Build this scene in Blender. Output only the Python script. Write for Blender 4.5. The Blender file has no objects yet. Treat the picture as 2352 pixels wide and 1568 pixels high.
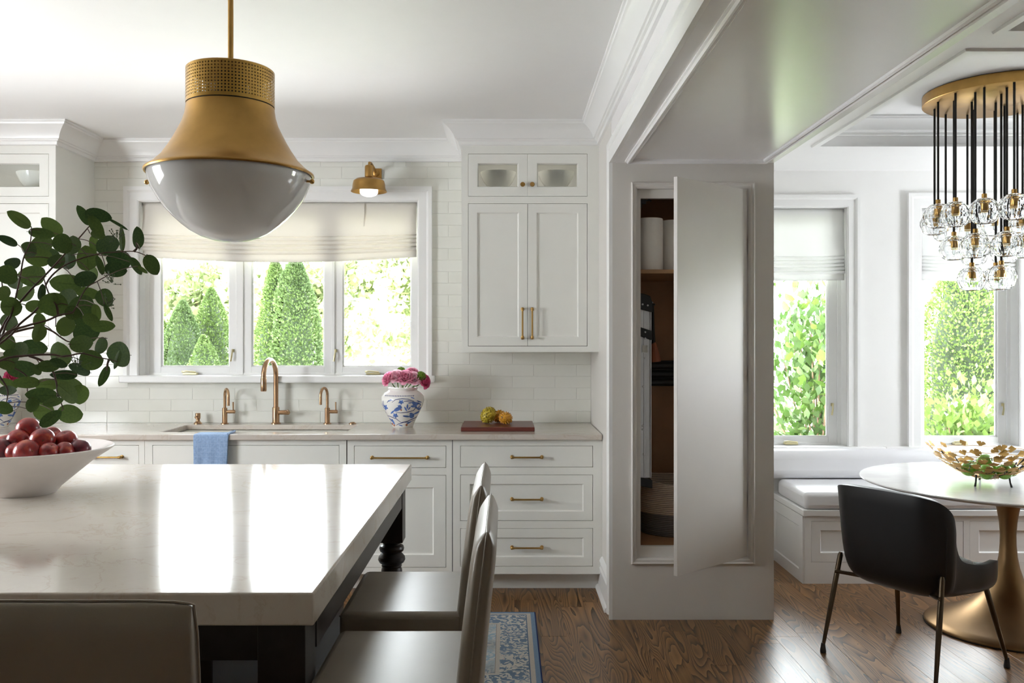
import bpy, bmesh, math, random
from mathutils import Vector, Matrix, Euler
import numpy as np

rnd = random.Random(7)
sc = bpy.context.scene
C = sc.collection
PI = math.pi

# ------------------------------------------------------------------ camera, sky, sun, exposure
cd = bpy.data.cameras.new('camera'); cam = bpy.data.objects.new('camera', cd); C.objects.link(cam)
cam.location = (0, 0, 1.46); cam.rotation_euler = (PI/2, 0, 0)
cd.sensor_width = 36; cd.lens = 36*2010/2352
cd.shift_x = 13/2352; cd.shift_y = -6/2352
cd.clip_start = 0.02; cd.clip_end = 300
sc.camera = cam

SKY = 14.0
w = bpy.data.worlds.new('sky'); sc.world = w; w.use_nodes = True
bg = w.node_tree.nodes['Background']; bg.inputs[0].default_value = (0.92, 0.96, 1.0, 1); bg.inputs[1].default_value = SKY
sd = bpy.data.lights.new('sun', 'SUN'); sd.energy = 12.0; sd.angle = math.radians(1.0); sd.color = (1, 0.98, 0.95)
so = bpy.data.objects.new('sun', sd); C.objects.link(so); so.rotation_euler = Vector((.55, .22, -.80)).to_track_quat('-Z', 'Y').to_euler()

def portal(name, loc, rot, sx, sy):          # tells the renderer where the sky comes in; gives no light of its own
    l = bpy.data.lights.new(name, 'AREA'); l.shape = 'RECTANGLE'; l.size = sx; l.size_y = sy
    l.cycles.is_portal = True
    o = bpy.data.objects.new(name, l); C.objects.link(o); o.location = loc; o.rotation_euler = rot
portal('portal_kitchen_window', (-1.478, 5.93, 1.78), (-PI/2, 0, 0), 1.85, 1.2)
portal('portal_dining_window_a', (1.95, 6.08, 1.55), (-PI/2, 0, 0), 0.7, 1.6)
portal('portal_dining_window_b', (3.1, 6.08, 1.55), (-PI/2, 0, 0), 0.7, 1.6)
portal('portal_added_opening_left', (-4.02, 3.0, 1.625), (0, -PI/2, 0), 1.05, 1.1)  # unseen opening added in the left wall to bring in more daylight
portal('portal_added_opening_right', (4.42, 4.9, 1.6), (0, PI/2, 0), 1.0, 0.6)  # unseen opening added in the right wall to light the dining end

sc.view_settings.view_transform = 'Standard'; sc.view_settings.look = 'None'
sc.view_settings.gamma = 1.0; sc.view_settings.use_curve_mapping = False
sc.view_settings.exposure = 1.2
sc.cycles.use_denoising = True
sc.cycles.max_bounces = 14; sc.cycles.diffuse_bounces = 6; sc.cycles.glossy_bounces = 5
sc.cycles.transmission_bounces = 12; sc.cycles.transparent_max_bounces = 16
sc.cycles.caustics_reflective = False; sc.cycles.caustics_refractive = False
sc.cycles.sample_clamp_indirect = 6.0

# ------------------------------------------------------------------ materials
MT = {}
def _new(name):
    m = bpy.data.materials.new(name); m.use_nodes = True
    nt = m.node_tree; b = nt.nodes['Principled BSDF']
    MT[name] = m
    return m, nt, b
def nd(nt, t, **kw):
    n = nt.nodes.new(t)
    for k, v in kw.items():
        if k.startswith('i_'): n.inputs[k[2:].replace('_', ' ')].default_value = v
        else: setattr(n, k, v)
    return n
def lk(nt, a, b): nt.links.new(a, b)
def ramp(nt, fac, stops, interp='LINEAR'):
    r = nt.nodes.new('ShaderNodeValToRGB'); r.color_ramp.interpolation = interp
    el = r.color_ramp.elements
    while len(el) > 1: el.remove(el[-1])
    el[0].position = stops[0][0]; el[0].color = (*stops[0][1], 1)
    for p, c in stops[1:]:
        e = el.new(p); e.color = (*c, 1)
    lk(nt, fac, r.inputs[0]); return r.outputs[0]
def mixc(nt, fac, a, b, mode='MIX'):
    n = nt.nodes.new('ShaderNodeMix'); n.data_type = 'RGBA'; n.blend_type = mode
    if isinstance(fac, (int, float)): n.inputs[0].default_value = fac
    else: lk(nt, fac, n.inputs[0])
    for s, v in ((6, a), (7, b)):
        if isinstance(v, tuple): n.inputs[s].default_value = (*v, 1)
        else: lk(nt, v, n.inputs[s])
    return n.outputs[2]
def math_(nt, op, a, b=None, c=None):
    n = nt.nodes.new('ShaderNodeMath'); n.operation = op
    for i, v in enumerate((a, b, c)):
        if v is None: continue
        if isinstance(v, (int, float)): n.inputs[i].default_value = v
        else: lk(nt, v, n.inputs[i])
    return n.outputs[0]
def objco(nt, scale=(1, 1, 1), rnd_off=0.0):
    tc = nt.nodes.new('ShaderNodeTexCoord'); mp = nt.nodes.new('ShaderNodeMapping')
    mp.inputs['Scale'].default_value = scale
    lk(nt, tc.outputs['Object'], mp.inputs[0])
    if rnd_off:
        oi = nt.nodes.new('ShaderNodeObjectInfo')
        m = math_(nt, 'MULTIPLY', oi.outputs['Random'], rnd_off)
        cx = nt.nodes.new('ShaderNodeCombineXYZ')
        for i in range(3): lk(nt, m, cx.inputs[i])
        lk(nt, cx.outputs[0], mp.inputs['Location'])
    return mp.outputs[0]
def noise(nt, vec, scale, detail=4, rough=0.55, dist=0.0):
    n = nt.nodes.new('ShaderNodeTexNoise'); n.inputs['Scale'].default_value = scale
    n.inputs['Detail'].default_value = detail; n.inputs['Roughness'].default_value = rough; n.inputs['Distortion'].default_value = dist
    lk(nt, vec, n.inputs['Vector']); return n.outputs[0]
def bump(nt, b, h, strength=0.1, dist=0.002):
    n = nt.nodes.new('ShaderNodeBump'); n.inputs['Strength'].default_value = strength; n.inputs['Distance'].default_value = dist
    lk(nt, h, n.inputs['Height']); lk(nt, n.outputs[0], b.inputs['Normal'])

def plain(name, col, rough=0.5, metal=0.0, var=0.03, nscale=8.0, bmp=0.0, coat=0.0, spec=0.5, rvar=0.0):
    m, nt, b = _new(name)
    v = objco(nt)
    f = noise(nt, v, nscale, 3)
    dark = tuple(max(0, c*(1-var)) for c in col); light = tuple(min(1, c*(1+var)) for c in col)
    lk(nt, ramp(nt, f, [(0.3, dark), (0.7, light)]), b.inputs['Base Color'])
    b.inputs['Roughness'].default_value = rough; b.inputs['Metallic'].default_value = metal
    b.inputs['Coat Weight'].default_value = coat; b.inputs['Coat Roughness'].default_value = 0.08
    b.inputs['Specular IOR Level'].default_value = spec
    if rvar:
        lk(nt, math_(nt, 'MULTIPLY_ADD', f, rvar, rough-rvar/2), b.inputs['Roughness'])
    if bmp: bump(nt, b, noise(nt, v, nscale*12, 3), bmp, 0.001)
    return m

plain('paint_white', (0.84, 0.835, 0.82), 0.45, var=0.008)
plain('paint_ceiling', (0.85, 0.845, 0.84), 0.6, var=0.006)
plain('paint_gloss', (0.89, 0.88, 0.885), 0.24, var=0.006, coat=0.35)
MT['paint_gloss'].node_tree.nodes['Principled BSDF'].inputs['Coat Roughness'].default_value = 0.24
plain('paint_cabinet', (0.80, 0.80, 0.755), 0.38, var=0.008)
plain('paint_closet_shaded', (0.715, 0.69, 0.65), 0.42, var=0.008)  # white paint toned down: the pier's shade is put into the colour
plain('paint_trim', (0.84, 0.84, 0.83), 0.32, var=0.006)
plain('grout', (0.72, 0.72, 0.67), 0.85, var=0.05)
plain('gap_dark', (0.05, 0.05, 0.045), 0.9)
plain('cabinet_inside', (0.62, 0.61, 0.60), 0.6)
plain('brass', (0.45, 0.265, 0.083), 0.33, 1.0, var=0.10, nscale=14, rvar=0.10)
plain('brass_handle', (0.42, 0.255, 0.085), 0.32, 1.0, var=0.08, nscale=20)
plain('bronze_faucet', (0.46, 0.29, 0.17), 0.26, 1.0, var=0.06, nscale=20)
plain('bronze_base', (0.26, 0.16, 0.075), 0.42, 1.0, var=0.10, nscale=6, rvar=0.15)
plain('pale_brass', (0.75, 0.68, 0.42), 0.3, 1.0, var=0.05)
plain('steel', (0.55, 0.55, 0.55), 0.3, 1.0, var=0.04)
plain('aluminium', (0.62, 0.63, 0.64), 0.38, 1.0, var=0.05)
plain('black_plastic', (0.018, 0.018, 0.018), 0.45)
plain('black_cord', (0.012, 0.011, 0.010), 0.7)
plain('chair_leg_metal', (0.10, 0.075, 0.05), 0.36, 1.0, var=0.1)
plain('espresso_wood', (0.016, 0.011, 0.009), 0.36, var=0.25, nscale=20, spec=0.3)
plain('porcelain', (0.83, 0.82, 0.79), 0.16, var=0.01)
plain('bowl_clay', (0.64, 0.60, 0.575), 0.65, var=0.03, nscale=14, bmp=0.15)
plain('closet_wood', (0.36, 0.20, 0.095), 0.55, var=0.12, nscale=5)
plain('paper_towel', (0.85, 0.82, 0.76), 0.9, var=0.02, nscale=60, bmp=0.3)
plain('stem_brown', (0.075, 0.042, 0.028), 0.7, var=0.2, nscale=40)
plain('stem_green', (0.10, 0.20, 0.05), 0.6, var=0.2, nscale=40)
plain('seed_green', (0.07, 0.10, 0.045), 0.6)
plain('blue_paint', (0.10, 0.19, 0.50), 0.25, var=0.35, nscale=60)
plain('navy_paint', (0.05, 0.075, 0.20), 0.25, var=0.2, nscale=60)
plain('rust_paint', (0.38, 0.13, 0.06), 0.3)
plain('apple_green', (0.20, 0.38, 0.045), 0.25, var=0.3, nscale=2)
plain('white_vinyl', (0.80, 0.80, 0.82), 0.34, var=0.012, nscale=3)
plain('table_stone', (0.70, 0.69, 0.68), 0.16, var=0.10, nscale=4)
plain('gold_leaf', (0.46, 0.28, 0.085), 0.36, 1.0, var=0.25, nscale=60)
plain('dark_iron', (0.03, 0.026, 0.025), 0.5, 0.6)
plain('bark', (0.16, 0.10, 0.06), 0.9, var=0.25, nscale=20, bmp=0.6)
plain('lawn', (0.40, 0.44, 0.28), 0.9, var=0.25, nscale=3)
plain('patio_stone', (0.74, 0.72, 0.70), 0.8, var=0.06, nscale=3)
plain('house_siding', (0.80, 0.78, 0.74), 0.8, var=0.02)
plain('roof_shingle', (0.50, 0.40, 0.34), 0.8, var=0.1)
plain('light_globe', (0.9, 0.9, 0.88), 0.2)
MT['light_globe'].node_tree.nodes['Principled BSDF'].inputs['Emission Color'].default_value = (1, 0.97, 0.9, 1)
MT['light_globe'].node_tree.nodes['Principled BSDF'].inputs['Emission Strength'].default_value = 1.0

def tile_mat():
    m, nt, b = _new('tile_glaze')
    v = objco(nt, (1, 1, 1), 30.0)
    oi = nt.nodes.new('ShaderNodeObjectInfo')
    c0 = ramp(nt, oi.outputs['Random'], [(0, (0.73, 0.73, 0.665)), (0.5, (0.76, 0.76, 0.70)), (1, (0.785, 0.785, 0.735))])
    f = noise(nt, v, 9, 2)
    c = mixc(nt, f, c0, (0.80, 0.80, 0.75)); lk(nt, c, b.inputs['Base Color'])
    b.inputs['Roughness'].default_value = 0.14
    bump(nt, b, noise(nt, v, 6, 2), 0.25, 0.004)
tile_mat()

def marble(name, base, vein, vein2, scale, rough):
    m, nt, b = _new(name)
    v = objco(nt, (1, 1.3, 1))
    n1 = noise(nt, v, 0.9*scale, 5, 0.6, 1.2)
    cl = ramp(nt, n1, [(0.30, tuple(c*0.93 for c in base)), (0.62, base)])
    n2 = noise(nt, v, 1.1*scale, 6, 0.62, 1.9)
    d = math_(nt, 'ABSOLUTE', math_(nt, 'SUBTRACT', n2, 0.5))
    vf = ramp(nt, d, [(0.0, (1, 1, 1)), (0.006, (0.45, 0.45, 0.45)), (0.02, (0, 0, 0))])
    c = mixc(nt, math_(nt, 'MULTIPLY', vf, 0.4), cl, vein)
    n3 = noise(nt, v, 2.1*scale, 6, 0.7, 2.6)
    d3 = math_(nt, 'ABSOLUTE', math_(nt, 'SUBTRACT', n3, 0.52))
    vf3 = ramp(nt, d3, [(0.0, (1, 1, 1)), (0.035, (0, 0, 0))])
    c = mixc(nt, math_(nt, 'MULTIPLY', vf3, 0.22), c, vein2)
    lk(nt, c, b.inputs['Base Color']); b.inputs['Roughness'].default_value = rough
marble('quartzite', (0.58, 0.53, 0.475), (0.42, 0.33, 0.24), (0.54, 0.48, 0.42), 1.6, 0.10)

def oak_mat():
    m, nt, b = _new('oak_plank')
    oi = nt.nodes.new('ShaderNodeObjectInfo')
    v = objco(nt, (1, 1, 1), 23.0)
    mp = nt.nodes.new('ShaderNodeMapping'); mp.inputs['Scale'].default_value = (1, 0.10, 1); lk(nt, v, mp.inputs[0])
    big = noise(nt, mp.outputs[0], 6.5, 2.0, 0.42, 0.45)            # cathedral figure: contour lines of stretched noise
    bands = math_(nt, 'FRACT', math_(nt, 'MULTIPLY', big, 30.0))
    bands = math_(nt, 'POWER', bands, 0.6)
    mp2 = nt.nodes.new('ShaderNodeMapping'); mp2.inputs['Scale'].default_value = (1, 0.03, 1); lk(nt, v, mp2.inputs[0])
    fine = noise(nt, mp2.outputs[0], 260, 3, 0.7)
    g = math_(nt, 'MULTIPLY_ADD', fine, 0.55, math_(nt, 'MULTIPLY', bands, 0.66))
    c = ramp(nt, g, [(0.30, (0.028, 0.013, 0.005)), (0.46, (0.085, 0.040, 0.014)), (0.68, (0.20, 0.098, 0.035)), (0.95, (0.34, 0.178, 0.066))])
    tone = ramp(nt, oi.outputs['Random'], [(0, (0.72, 0.70, 0.70)), (1, (1.12, 1.1, 1.05))])
    c = mixc(nt, 1.0, c, tone, 'MULTIPLY')
    lk(nt, c, b.inputs['Base Color'])
    lk(nt, math_(nt, 'MULTIPLY_ADD', fine, 0.18, 0.22), b.inputs['Roughness'])
    bump(nt, b, g, 0.12, 0.0012)
oak_mat()

def leather_mat(name, col):
    m, nt, b = _new(name)
    v = objco(nt)
    vo = nt.nodes.new('ShaderNodeTexVoronoi'); vo.inputs['Scale'].default_value = 320; lk(nt, v, vo.inputs['Vector'])
    f = noise(nt, v, 5, 4)
    lk(nt, ramp(nt, f, [(0.3, tuple(c*0.9 for c in col)), (0.7, col)]), b.inputs['Base Color'])
    b.inputs['Roughness'].default_value = 0.34
    bump(nt, b, vo.outputs['Distance'], 0.10, 0.0006)
leather_mat('leather_taupe', (0.27, 0.235, 0.19))
leather_mat('velvet_black', (0.0042, 0.0036, 0.0038))
MT['velvet_black'].node_tree.nodes['Principled BSDF'].inputs['Sheen Weight'].default_value = 0.02
MT['velvet_black'].node_tree.nodes['Principled BSDF'].inputs['Roughness'].default_value = 0.42
leather_mat('seat_green', (0.010, 0.016, 0.012))
MT['seat_green'].node_tree.nodes['Principled BSDF'].inputs['Sheen Weight'].default_value = 0.25

def leafy(name, c0, c1, trans, rough=0.45, nscale=14.0):
    m, nt, b = _new(name)
    oi = nt.nodes.new('ShaderNodeObjectInfo'); v = objco(nt)
    f = noise(nt, v, nscale, 3)
    g = math_(nt, 'MULTIPLY_ADD', f, 0.6, math_(nt, 'MULTIPLY', oi.outputs['Random'], 0.6))
    col = ramp(nt, g, [(0.2, c0), (0.85, c1)])
    lk(nt, col, b.inputs['Base Color']); b.inputs['Roughness'].default_value = rough
    tr = nt.nodes.new('ShaderNodeBsdfTranslucent'); lk(nt, col, tr.inputs[0])
    mx = nt.nodes.new('ShaderNodeMixShader'); mx.inputs[0].default_value = trans
    lk(nt, b.outputs[0], mx.inputs[1]); lk(nt, tr.outputs[0], mx.inputs[2])
    lk(nt, mx.outputs[0], nt.nodes['Material Output'].inputs[0])
leafy('eucalyptus_leaf', (0.020, 0.044, 0.018), (0.095, 0.145, 0.036), 0.28, 0.62, 6)
MT['eucalyptus_leaf'].node_tree.nodes['Principled BSDF'].inputs['Specular IOR Level'].default_value = 0.25
leafy('arborvitae', (0.014, 0.032, 0.006), (0.095, 0.150, 0.028), 0.15, 0.7, 2.5)
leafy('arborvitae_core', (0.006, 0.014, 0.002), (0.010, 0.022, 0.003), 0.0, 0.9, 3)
leafy('shrub_leaf', (0.020, 0.052, 0.007), (0.090, 0.150, 0.026), 0.35, 0.5, 4)
leafy('hazed_tree_leaf', (0.14, 0.18, 0.07), (0.30, 0.34, 0.17), 0.3, 0.7, 3)  # haze and glare over the far trees, painted in as paler leaves
leafy('rose_pink', (0.82, 0.30, 0.47), (0.92, 0.64, 0.72), 0.35, 0.5, 30)
leafy('rose_deep', (0.60, 0.05, 0.17), (0.75, 0.16, 0.32), 0.25, 0.5, 30)
leafy('moss_green', (0.10, 0.24, 0.02), (0.30, 0.46, 0.06), 0.2, 0.8, 50)
leafy('blind_linen', (0.80, 0.765, 0.71), (0.84, 0.81, 0.76), 0.22, 0.9, 2)
leafy('blind_white', (0.82, 0.82, 0.81), (0.85, 0.85, 0.84), 0.25, 0.9, 2)

def window_glass():
    m, nt, b = _new('window_glass')
    t = nt.nodes.new('ShaderNodeBsdfTransparent'); t.inputs[0].default_value = (0.97, 0.985, 0.98, 1)
    g = nt.nodes.new('ShaderNodeBsdfGlossy'); g.inputs['Roughness'].default_value = 0.0
    fr = nt.nodes.new('ShaderNodeFresnel'); fr.inputs[0].default_value = 1.45
    mx = nt.nodes.new('ShaderNodeMixShader'); lk(nt, fr.outputs[0], mx.inputs[0])
    lk(nt, t.outputs[0], mx.inputs[1]); lk(nt, g.outputs[0], mx.inputs[2])
    lk(nt, mx.outputs[0], nt.nodes['Material Output'].inputs[0])
window_glass()
def crystal():
    m, nt, b = _new('crystal')
    b.inputs['Transmission Weight'].default_value = 1.0; b.inputs['Roughness'].default_value = 0.0
    b.inputs['IOR'].default_value = 1.27; b.inputs['Base Color'].default_value = (0.98, 0.99, 1, 1)
crystal()
def opal():
    m, nt, b = _new('opal_glass')
    b.inputs['Base Color'].default_value = (0.82, 0.81, 0.81, 1); b.inputs['Roughness'].default_value = 0.10
    b.inputs['Coat Weight'].default_value = 1.0; b.inputs['Coat Roughness'].default_value = 0.01
    tr = nt.nodes.new('ShaderNodeBsdfTranslucent'); tr.inputs[0].default_value = (0.8, 0.8, 0.82, 1)
    mx = nt.nodes.new('ShaderNodeMixShader'); mx.inputs[0].default_value = 0.25
    lk(nt, b.outputs[0], mx.inputs[1]); lk(nt, tr.outputs[0], mx.inputs[2])
    lk(nt, mx.outputs[0], nt.nodes['Material Output'].inputs[0])
opal()

def plum_mat(name, a, bb, c3):
    m, nt, b = _new(name)
    v = objco(nt, (1, 1, 1), 20)
    f = noise(nt, v, 1.5, 4, 0.6)
    lk(nt, ramp(nt, f, [(0.32, a), (0.55, bb), (0.76, c3)]), b.inputs['Base Color'])
    b.inputs['Roughness'].default_value = 0.28
plum_mat('plum_red', (0.12, 0.007, 0.012), (0.26, 0.018, 0.016), (0.42, 0.09, 0.03))
plum_mat('plum_dark', (0.05, 0.006, 0.016), (0.14, 0.012, 0.022), (0.24, 0.03, 0.03))
plum_mat('kiwano_skin', (0.60, 0.24, 0.02), (0.72, 0.38, 0.03), (0.60, 0.48, 0.06))
plum_mat('kiwano_tip', (0.10, 0.05, 0.02), (0.20, 0.09, 0.03), (0.3, 0.15, 0.03))
plain('kiwano_green', (0.46, 0.36, 0.03), 0.4, var=0.3, nscale=30)

def mahogany():
    m, nt, b = _new('padauk_board')
    v = objco(nt, (1.2, 14, 14)); f = noise(nt, v, 5, 4, 0.6, 0.4)
    lk(nt, ramp(nt, f, [(0.3, (0.075, 0.016, 0.012)), (0.7, (0.16, 0.038, 0.026))]), b.inputs['Base Color'])
    b.inputs['Roughness'].default_value = 0.32
mahogany()

def rug_mat(hx, hy):
    m, nt, b = _new('rug_pattern')
    tc = nt.nodes.new('ShaderNodeTexCoord'); sp = nt.nodes.new('ShaderNodeSeparateXYZ'); lk(nt, tc.outputs['Object'], sp.inputs[0])
    ax = math_(nt, 'SUBTRACT', hx, math_(nt, 'ABSOLUTE', sp.outputs[0]))
    ay = math_(nt, 'SUBTRACT', hy, math_(nt, 'ABSOLUTE', sp.outputs[1]))
    d = math_(nt, 'MINIMUM', ax, ay)
    v = tc.outputs['Object']
    nz = nt.nodes.new('ShaderNodeTexNoise'); nz.inputs['Scale'].default_value = 14; nz.inputs['Detail'].default_value = 2; lk(nt, v, nz.inputs['Vector'])
    warp = nt.nodes.new('ShaderNodeVectorMath'); warp.operation = 'MULTIPLY_ADD'
    lk(nt, nz.outputs[1], warp.inputs[0]); warp.inputs[1].default_value = (0.05, 0.05, 0); lk(nt, v, warp.inputs[2])
    vo = nt.nodes.new('ShaderNodeTexVoronoi'); vo.inputs['Scale'].default_value = 46; vo.inputs['Randomness'].default_value = 0.9; lk(nt, warp.outputs[0], vo.inputs['Vector'])
    fl = math_(nt, 'LESS_THAN', vo.outputs['Distance'], 0.40)
    n2 = noise(nt, warp.outputs[0], 12, 1.5, 0.5, 1.6)
    vine = math_(nt, 'LESS_THAN', math_(nt, 'ABSOLUTE', math_(nt, 'SUBTRACT', n2, 0.5)), 0.035)
    fl = math_(nt, 'MAXIMUM', fl, vine)
    n3 = noise(nt, v, 3.5, 2)
    blue = ramp(nt, n3, [(0.3, (0.12, 0.17, 0.235)), (0.7, (0.19, 0.26, 0.36))])
    cream = ramp(nt, vo.outputs['Color'], [(0.0, (0.50, 0.50, 0.47)), (0.8, (0.56, 0.53, 0.48)), (1.0, (0.50, 0.40, 0.38))])
    border = mixc(nt, fl, blue, cream)
    field = mixc(nt, fl, ramp(nt, n3, [(0.35, (0.46, 0.43, 0.39)), (0.6, (0.30, 0.42, 0.52))]), ramp(nt, n3, [(0.4, (0.20, 0.25, 0.30)), (0.6, (0.55, 0.56, 0.55))]))
    def band(lo, colr, cur):
        k = math_(nt, 'GREATER_THAN', d, lo)
        return mixc(nt, k, cur, colr)
    c = mixc(nt, 0.0, (0.028, 0.045, 0.13), (0, 0, 0))
    c = band(0.007, (0.17, 0.25, 0.36), c)
    c = band(0.028, (0.46, 0.42, 0.375), c)
    c = band(0.049, (0.10, 0.15, 0.23), c)
    c = band(0.054, border, c)
    c = band(0.185, (0.48, 0.45, 0.41), c)
    c = band(0.203, (0.28, 0.25, 0.23), c)
    c = band(0.206, field, c)
    pile = noise(nt, v, 420, 2)
    c = mixc(nt, 0.35, c, ramp(nt, pile, [(0.3, (0.3, 0.3, 0.3)), (0.7, (0.7, 0.7, 0.7))]), 'OVERLAY')
    lk(nt, c, b.inputs['Base Color']); b.inputs['Roughness'].default_value = 0.95
    b.inputs['Specular IOR Level'].default_value = 0.1
    bump(nt, b, pile, 0.5, 0.002)
rug_mat(1.16, 0.53)

def towel_mat():
    m, nt, b = _new('towel_blue')
    tc = nt.nodes.new('ShaderNodeTexCoord'); sp = nt.nodes.new('ShaderNodeSeparateXYZ'); lk(nt, tc.outputs['Object'], sp.inputs[0])
    fx = math_(nt, 'FRACT', math_(nt, 'MULTIPLY', sp.outputs[0], 40)); fz = math_(nt, 'FRACT', math_(nt, 'MULTIPLY', sp.outputs[2], 40))
    g = math_(nt, 'MAXIMUM', math_(nt, 'LESS_THAN', fx, 0.10), math_(nt, 'LESS_THAN', fz, 0.10))
    f = noise(nt, tc.outputs['Object'], 90, 3)
    base = ramp(nt, f, [(0.3, (0.20, 0.30, 0.48)), (0.7, (0.30, 0.42, 0.62))])
    c = mixc(nt, math_(nt, 'MULTIPLY', g, 0.35), base, (0.40, 0.50, 0.66)); lk(nt, c, b.inputs['Base Color'])
    b.inputs['Roughness'].default_value = 0.95; bump(nt, b, noise(nt, tc.outputs['Object'], 500, 2), 0.5, 0.001)
towel_mat()
def basket_mat(name, col):
    m, nt, b = _new(name)
    tc = nt.nodes.new('ShaderNodeTexCoord'); wv = nt.nodes.new('ShaderNodeTexWave'); wv.bands_direction = 'Z'
    wv.inputs['Scale'].default_value = 30; wv.inputs['Distortion'].default_value = 0.3; lk(nt, tc.outputs['Object'], wv.inputs[0])
    lk(nt, ramp(nt, wv.outputs[1], [(0, tuple(c*0.55 for c in col)), (0.5, col)]), b.inputs['Base Color'])
    b.inputs['Roughness'].default_value = 0.95; bump(nt, b, wv.outputs[1], 0.8, 0.004)
basket_mat('rope_cream', (0.66, 0.54, 0.42)); basket_mat('rope_grey', (0.22, 0.20, 0.19))

# ------------------------------------------------------------------ mesh helpers
class MB:
    def __init__(s): s.v = []; s.f = []
    def add(s, vs, fs):
        o = len(s.v); s.v += [tuple(p) for p in vs]; s.f += [tuple(i+o for i in f) for f in fs]; return s
    def box(s, x0, x1, y0, y1, z0, z1):
        return s.add([(x0,y0,z0),(x1,y0,z0),(x1,y1,z0),(x0,y1,z0),(x0,y0,z1),(x1,y0,z1),(x1,y1,z1),(x0,y1,z1)],
                     [(0,3,2,1),(4,5,6,7),(0,1,5,4),(1,2,6,5),(2,3,7,6),(3,0,4,7)])
    def lathe(s, prof, c=(0,0,0), n=32, axis='z', closed=False, rot=None):
        vs = []; fs = []; k = len(prof)
        for i in range(n):
            a = 2*PI*i/n; ca, sa = math.cos(a), math.sin(a)
            for r, h in prof:
                if axis == 'z': p = Vector((r*ca, r*sa, h))
                elif axis == 'y': p = Vector((r*ca, h, r*sa))
                else: p = Vector((h, r*ca, r*sa))
                if rot is not None: p = rot @ p
                vs.append((p.x+c[0], p.y+c[1], p.z+c[2]))
        for i in range(n):
            j = (i+1) % n
            for q in range(k-1):
                fs.append((i*k+q, j*k+q, j*k+q+1, i*k+q+1))
            if closed: fs.append((i*k+k-1, j*k+k-1, j*k, i*k))
        o = len(s.v); s.add(vs, fs)
        if not closed:
            for q in (0, k-1):
                if prof[q][0] > 1e-6: s.f.append(tuple(o+i*k+q for i in range(n)))
        return s
    def tube(s, pts, r, n=10, cap=True):
        pts = [Vector(p) for p in pts]; m = len(pts)
        rr = r if isinstance(r, (list, tuple)) else [r]*m
        t0 = (pts[1]-pts[0]).normalized()
        up = Vector((0,0,1)) if abs(t0.z) < 0.9 else Vector((1,0,0))
        nrm = t0.cross(up).normalized(); vs = []; fs = []
        for i in range(m):
            t = (pts[min(i+1, m-1)]-pts[max(i-1, 0)]).normalized()
            nrm = (nrm - t*nrm.dot(t))
            nrm = nrm.normalized() if nrm.length > 1e-6 else t.orthogonal().normalized()
            bn = t.cross(nrm)
            for j in range(n):
                a = 2*PI*j/n; vs.append(pts[i]+(nrm*math.cos(a)+bn*math.sin(a))*rr[i])
        for i in range(m-1):
            for j in range(n):
                k = (j+1) % n; fs.append((i*n+j, i*n+k, (i+1)*n+k, (i+1)*n+j))
        if cap: fs += [tuple(range(n-1, -1, -1)), tuple((m-1)*n+j for j in range(n))]
        return s.add(vs, fs)
    def sphere(s, c, r, nu=16, nv=10, sc_=(1,1,1), rot=None):
        vs = []; fs = []
        for i in range(nv+1):
            t = PI*i/nv
            for j in range(nu):
                a = 2*PI*j/nu
                p = Vector((math.sin(t)*math.cos(a)*r*sc_[0], math.sin(t)*math.sin(a)*r*sc_[1], math.cos(t)*r*sc_[2]))
                if rot is not None: p = rot @ p
                vs.append((p.x+c[0], p.y+c[1], p.z+c[2]))
        for i in range(nv):
            for j in range(nu):
                k = (j+1) % nu; fs.append((i*nu+j, (i+1)*nu+j, (i+1)*nu+k, i*nu+k))
        return s.add(vs, fs)
    def sweep(s, prof, path, n, closed=False, close_prof=True):
        n = Vector(n); P = [Vector(p) for p in path]; m = len(P); k = len(prof); vs = []; fs = []
        for i in range(m):
            din = (P[i]-P[i-1]).normalized() if (closed or i > 0) else None
            dou = (P[(i+1) % m]-P[i]).normalized() if (closed or i < m-1) else None
            if din is None: din = dou
            if dou is None: dou = din
            s0 = din.cross(n); s1 = dou.cross(n); mi = (s0+s1)/max(0.2, 1+s0.dot(s1))
            for u, v in prof: vs.append(P[i]+mi*u+n*v)
        segs = m if closed else m-1
        kk = k if close_prof else k-1
        for i in range(segs):
            j = (i+1) % m
            for q in range(kk):
                r = (q+1) % k; fs.append((i*k+q, j*k+q, j*k+r, i*k+r))
        o = len(s.v); s.add(vs, fs)
        if not closed and close_prof:
            s.f.append(tuple(o+q for q in range(k))); s.f.append(tuple(o+(m-1)*k+q for q in range(k-1, -1, -1)))
        return s
    def prism(s, poly, z0, z1, to=lambda x, y, z: (x, y, z)):
        n = len(poly)
        vs = [to(x, y, z0) for x, y in poly]+[to(x, y, z1) for x, y in poly]
        fs = [tuple(range(n-1, -1, -1)), tuple(range(n, 2*n))]+[(i, (i+1) % n, n+(i+1) % n, n+i) for i in range(n)]
        return s.add(vs, fs)

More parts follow.
